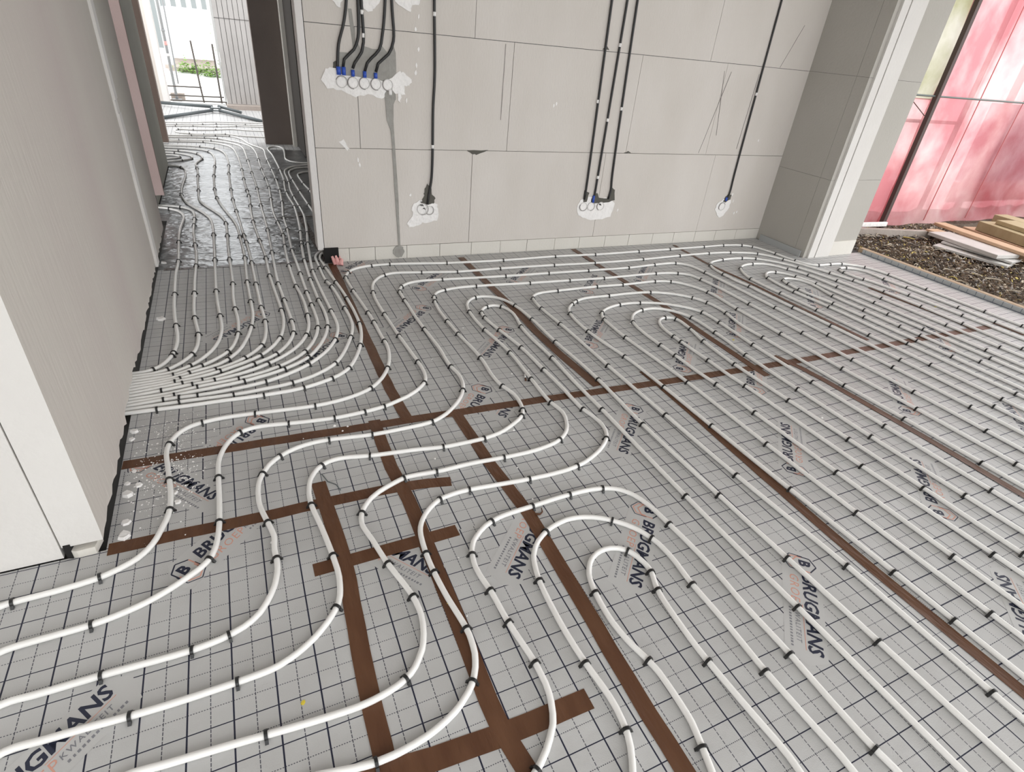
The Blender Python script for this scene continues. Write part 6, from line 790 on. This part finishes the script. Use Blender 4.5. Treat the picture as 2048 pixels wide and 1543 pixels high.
b = BM(); box(b, -.82, -.60, 12.72, 12.88, -.03, .075); tag(obj('paving_block', b, M_plank), 'grey brown block on the ground beside the steel prop', 'block')
# container, plants, planks, corrugated fence
e = empty('site_container', (-.55, 21, -.03)); tag(e, 'large white site container standing in the bright yard', 'container')
b = BM(); box(b, -1.08, .02, 20.0, 24.0, .17, 1.345); o = obj('body', b, M_van, e); o.matrix_parent_inverse = Matrix.Translation(-e.location)
for x in (-1.0, -.08):
    b = BM(); box(b, x - .05 - (.40 if x > -.5 else 0), x + .05 + (.40 if x < -.5 else 0), 20.1, 23.9, -.03, .17); o = obj('skid', b, M_plank, e); o.matrix_parent_inverse = Matrix.Translation(-e.location)
b = BM(); box(b, -.10, -.09, 19.99, 20.0, .2, 1.3); o = obj('door_seam', b, M_frame, e); o.matrix_parent_inverse = Matrix.Translation(-e.location)
bm = BM(); box(bm, -9, 9, 28, 28.1, -.03, 4.2)
x = -9
while x < 9: box(bm, x, x + .16, 27.93, 28, -.03, 4.2, 1); x += .34
struct('site_fence', bm, [M_frame, mat('fence_rib', (.22, .24, .24), .6)], 'grey corrugated fence behind the white container', 'fence')
for x0, x1, y, lab in ((-1.1, .5, 18.6, 'front one of two weathered planks in the yard'), (-1.2, .4, 19.2, 'rear one of two weathered planks in the yard')):
    b = BM(); obox(b, (x0, y), (x1, y - .3), .22, -.03, .06); tag(obj('yard_plank', b, M_plank), lab, 'plank')
for cx, cy, lab in ((-.62, 18.2, 'green weeds left in the yard near the planks'), (-.12, 17.6, 'green weeds right in the yard near the planks'), (.30, 18.6, 'dark green bush at the right edge of the far opening')):
    b = BM()
    for k in range(230):
        x = cx + random.gauss(0, .16); y = cy + random.gauss(0, .2); z = abs(random.gauss(0, .12 if cx < .1 else .5)); s_ = random.uniform(.03, .075); a = random.uniform(0, 6)
        v = [b.verts.new((x + math.cos(a + q) * s_ * (1 if q % 2 == 0 else .4), y + math.sin(a + q) * s_, -.02 + z + random.uniform(-.02, .02))) for q in (0, 1.57, 3.14, 4.71)]
        b.faces.new(v)
    tag(obj('weeds', b, M_leaf), lab, 'weeds', None, 'stuff')

# ---------------------------------------------------------------- outside right: ground, boards, tarp
bm = BM(); nx, ny = 60, 110
vv = [[bm.verts.new((5.325 + 7.0 * i / nx, -3 + 7.6 * j / ny, -.045 + random.uniform(-.012, .02) + .02 * math.sin(i * 1.7 + j * .9))) for j in range(ny + 1)] for i in range(nx + 1)]
for i in range(nx):
    for j in range(ny): bm.faces.new((vv[i][j], vv[i + 1][j], vv[i + 1][j + 1], vv[i][j + 1]))
struct('ground_side', bm, M_mulch, 'dark soil covered with wood chips outside at right', 'ground')
M_chA = mat('chip_brown', (.13, .085, .05), .85); M_chB = mat('chip_pale', (.52, .45, .35), .8); M_chC = mat('chip_yellow', (.55, .44, .13), .8); M_chD = mat('chip_dark', (.035, .026, .02), .9); M_chE = mat('chip_grey', (.36, .33, .30), .85)
bm = BM()
for i in range(13000):
    x = random.uniform(5.33, 7.6); y = random.uniform(1.2, 4.0)
    if x > 6.80 and 2.4 < y < 3.6: continue
    L_ = random.uniform(.007, .026); wd_ = L_ * random.uniform(.25, .6); a = random.uniform(0, PI * 2); tlt = random.uniform(-.7, .7); z = -.02 + random.uniform(0, .028)
    T = Matrix.Translation((x, y, z)) @ Matrix.Rotation(a, 4, 'Z') @ Matrix.Rotation(tlt, 4, 'Y') @ Matrix.Rotation(random.uniform(-.8, .8), 4, 'X')
    t_ = .004
    v = [bm.verts.new(T @ Vector(p)) for p in ((-L_, 0, 0), (0, -wd_, .0), (L_, 0, 0), (0, wd_, 0), (0, 0, t_))]
    mi = random.choices(range(5), (42, 15, 4.5, 30, 15))[0]
    for f in ((0, 1, 4), (1, 2, 4), (2, 3, 4), (3, 0, 4), (3, 2, 1, 0)): bm.faces.new([v[q] for q in f]).material_index = mi
for i in range(170):                     # long curled shavings on top
    x = random.uniform(5.36, 7.0); y = random.uniform(1.3, 3.7); a = random.uniform(0, PI * 2); L_ = random.uniform(.025, .07); cz = random.uniform(-.5, .5); mi = random.choices((1, 2, 4, 0), (6, 2, 3, 4))[0]
    pts = []
    for q in range(5):
        t_ = (q - 2) / 2; ca = a + cz * t_
        pts.append((x + math.cos(ca) * L_ * t_, y + math.sin(ca) * L_ * t_, .012 + .014 * (1 - t_ * t_) * random.uniform(.3, 1)))
    tube(bm, pts, random.uniform(.003, .007), 4, mi, True, .002)
tag(obj('wood_chips', bm, [M_chA, M_chB, M_chC, M_chD, M_chE]), 'bed of brown and yellowish wood chips on the ground at right', 'wood chips', None, 'stuff')
GB = 'boards piled on the wood chips at right'
def board(a, b, wid, z0, z1, m_, name, label, z0b=None, z1b=None):
    bm_ = BM(); obox(bm_, a, b, wid, z0, z1, z0b, z1b); o = obj(name, bm_, m_); bv = o.modifiers.new('bevel', 'BEVEL'); bv.width = .003; bv.segments = 1
    return tag(o, label, 'board', GB)
board((6.71, 3.46), (6.60, 2.72), .30, .05, .085, M_gboard, 'grey_board', 'pale grey board, upper one of the two grey boards', .055, .09)
board((6.60, 3.30), (6.66, 2.66), .20, .028, .048, M_gboard, 'grey_board', 'short pale grey board showing beneath the upper grey board')
board((6.47, 3.30), (6.60, 2.66), .24, -.005, .02, M_gboard, 'grey_board', 'pale grey board lying flat on the wood chips, lowest in the pile')
board((6.98, 3.64), (6.76, 2.52), .15, .092, .122, M_tan, 'tan_board', 'long light tan board lying across the grey boards')
board((6.76, 3.57), (6.74, 3.40), .17, .055, .08, M_tan, 'tan_board', 'short tan board end poking out beside the grey board')
board((7.33, 3.50), (7.05, 2.45), .20, .0, .10, M_tan, 'timber_beam', 'thick tan timber beam right behind the long tan board')
board((7.02, 3.2), (6.92, 2.6), .05, .0, .075, M_tan, 'timber_lath', 'narrow reddish lath between long tan board and thick beam')
board((7.34, 3.36), (7.10, 2.45), .26, .105, .20, M_tang, 'timber_beam', 'greenish timber beam, lower one of the raised stack', None, None)
board((7.40, 3.24), (7.22, 2.45), .26, .202, .245, M_tang, 'timber_beam', 'greenish timber block on top of the raised stack')
board((7.72, 3.46), (7.60, 2.45), .20, .0, .235, M_tang, 'timber_beam', 'dark greenish timber beam at the back of the pile')
board((5.60, 3.86), (6.86, 3.53), .05, -.02, .062, M_plank, 'weathered_plank', 'grey weathered plank on edge along the foot of the red tarp')
board((5.70, 3.93), (6.45, 3.88), .03, .03, .075, M_plaster, 'white_lath', 'white lath end lying behind the weathered plank')
# tarp with posts
e = empty('red_tarp_screen', (7.5, 3.97, 0)); tag(e, 'red translucent tarp stretched as a screen outside at right', 'tarp')
def rp(nm, b_, m_, sm=False):
    o = obj(nm, b_, m_, e, sm); o.matrix_parent_inverse = Matrix.Translation(-e.location); return o
bm = BM(); nx, nz = 90, 46
def ty(x, z):
    return 3.97 + .012 * math.sin(x * 5 + z * 2) + .010 * math.sin(x * 11 - z * 6) + .05 * max(0, .45 - z) * math.sin(x * 9 + z * 14) - .10 * max(0, .2 - z)
vv = [[bm.verts.new((6.44 + 5.4 * i / nx, ty(6.44 + 5.4 * i / nx, .01 + 2.9 * j / nz), .01 + 2.9 * j / nz)) for j in range(nz + 1)] for i in range(nx + 1)]
for i in range(nx):
    for j in range(nz): bm.faces.new((vv[i][j], vv[i + 1][j], vv[i + 1][j + 1], vv[i][j + 1]))
rp('tarp_sheet', bm, M_tarp, True)
bm = BM(); nx, nz = 14, 40
vv = [[bm.verts.new((5.7 + .80 * i / nx, ty(5.7 + .80 * i / nx, .01 + 1.27 * j / nz) + .012, .01 + 1.27 * j / nz)) for j in range(nz + 1)] for i in range(nx + 1)]
for i in range(nx):
    for j in range(nz): bm.faces.new((vv[i][j], vv[i + 1][j], vv[i + 1][j + 1], vv[i][j + 1]))
rp('tarp_flap', bm, M_tarp, True)
bm = BM(); nx, nz = 8, 10
vv = [[bm.verts.new((5.7 + .80 * i / nx, ty(5.7 + .80 * i / nx, 1.27 + 1.6 * j / nz) + .02, 1.27 + 1.6 * j / nz)) for j in range(nz + 1)] for i in range(nx + 1)]
for i in range(nx):
    for j in range(nz): bm.faces.new((vv[i][j], vv[i + 1][j], vv[i + 1][j + 1], vv[i][j + 1]))
rp('clear_film', bm, M_film, True)
bm = BM(); box(bm, 6.415, 6.465, 3.90, 3.945, -.02, 3.0); rp('post', bm, M_post)
bm = BM(); tube(bm, [(5.7, 3.93, 1.305), (12.0, 3.93, 1.33)], .009, 8); rp('rail', bm, mat('rail_grey', (.12, .14, .13), .5))
M_redp = mat('red_batten', (.42, .10, .10), .6)
bm = BM(); box(bm, 7.19, 7.225, 4.02, 4.06, -.02, 3.0); rp('batten', bm, M_redp)
bm = BM(); box(bm, 7.98, 8.03, 4.04, 4.10, -.02, 3.0); rp('batten', bm, M_redp)
bm = BM(); box(bm, 5.8, 7.2, 4.03, 4.06, 1.055, 1.085); rp('batten', bm, M_redp)
for xs_, w_ in ((7.20, .012), (8.02, .010)):
    bm = BM(); box(bm, xs_, xs_ + w_, 3.935, 3.940, .05, 2.9); rp('seam', bm, M_redp)
bm = BM(); tube(bm, [(6.12, 3.95, 1.26), (6.40, 3.94, 1.13)], .004, 6); rp('tie_cord', bm, M_post)
bm = BM(); box(bm, 8.05, 12, 4.20, 4.26, .42, 1.28); tag(obj('lilac_panel', bm, mat('lilac_panel', (.42, .22, .42), .7)), 'lilac panel standing behind the red tarp at right edge', 'panel')
bm = BM(); box(bm, 7.93, 12, 4.16, 4.20, .18, .42); tag(obj('pale_panel', bm, M_van), 'white board showing through the tarp below the lilac panel', 'panel')
bm = BM(); box(bm, 5.2, 14, 4.6, 30, -.10, -.05); struct('ground_beyond', bm, M_ext, 'pale ground beyond the red tarp', 'ground')
bm = BM(); box(bm, 5.325, 14, -14, -3.0, -.10, -.05); box(bm, -14, 5.3, -14, -2.6, -.10, -.05); struct('ground_front', bm, M_ext, 'pale ground behind the camera', 'ground')
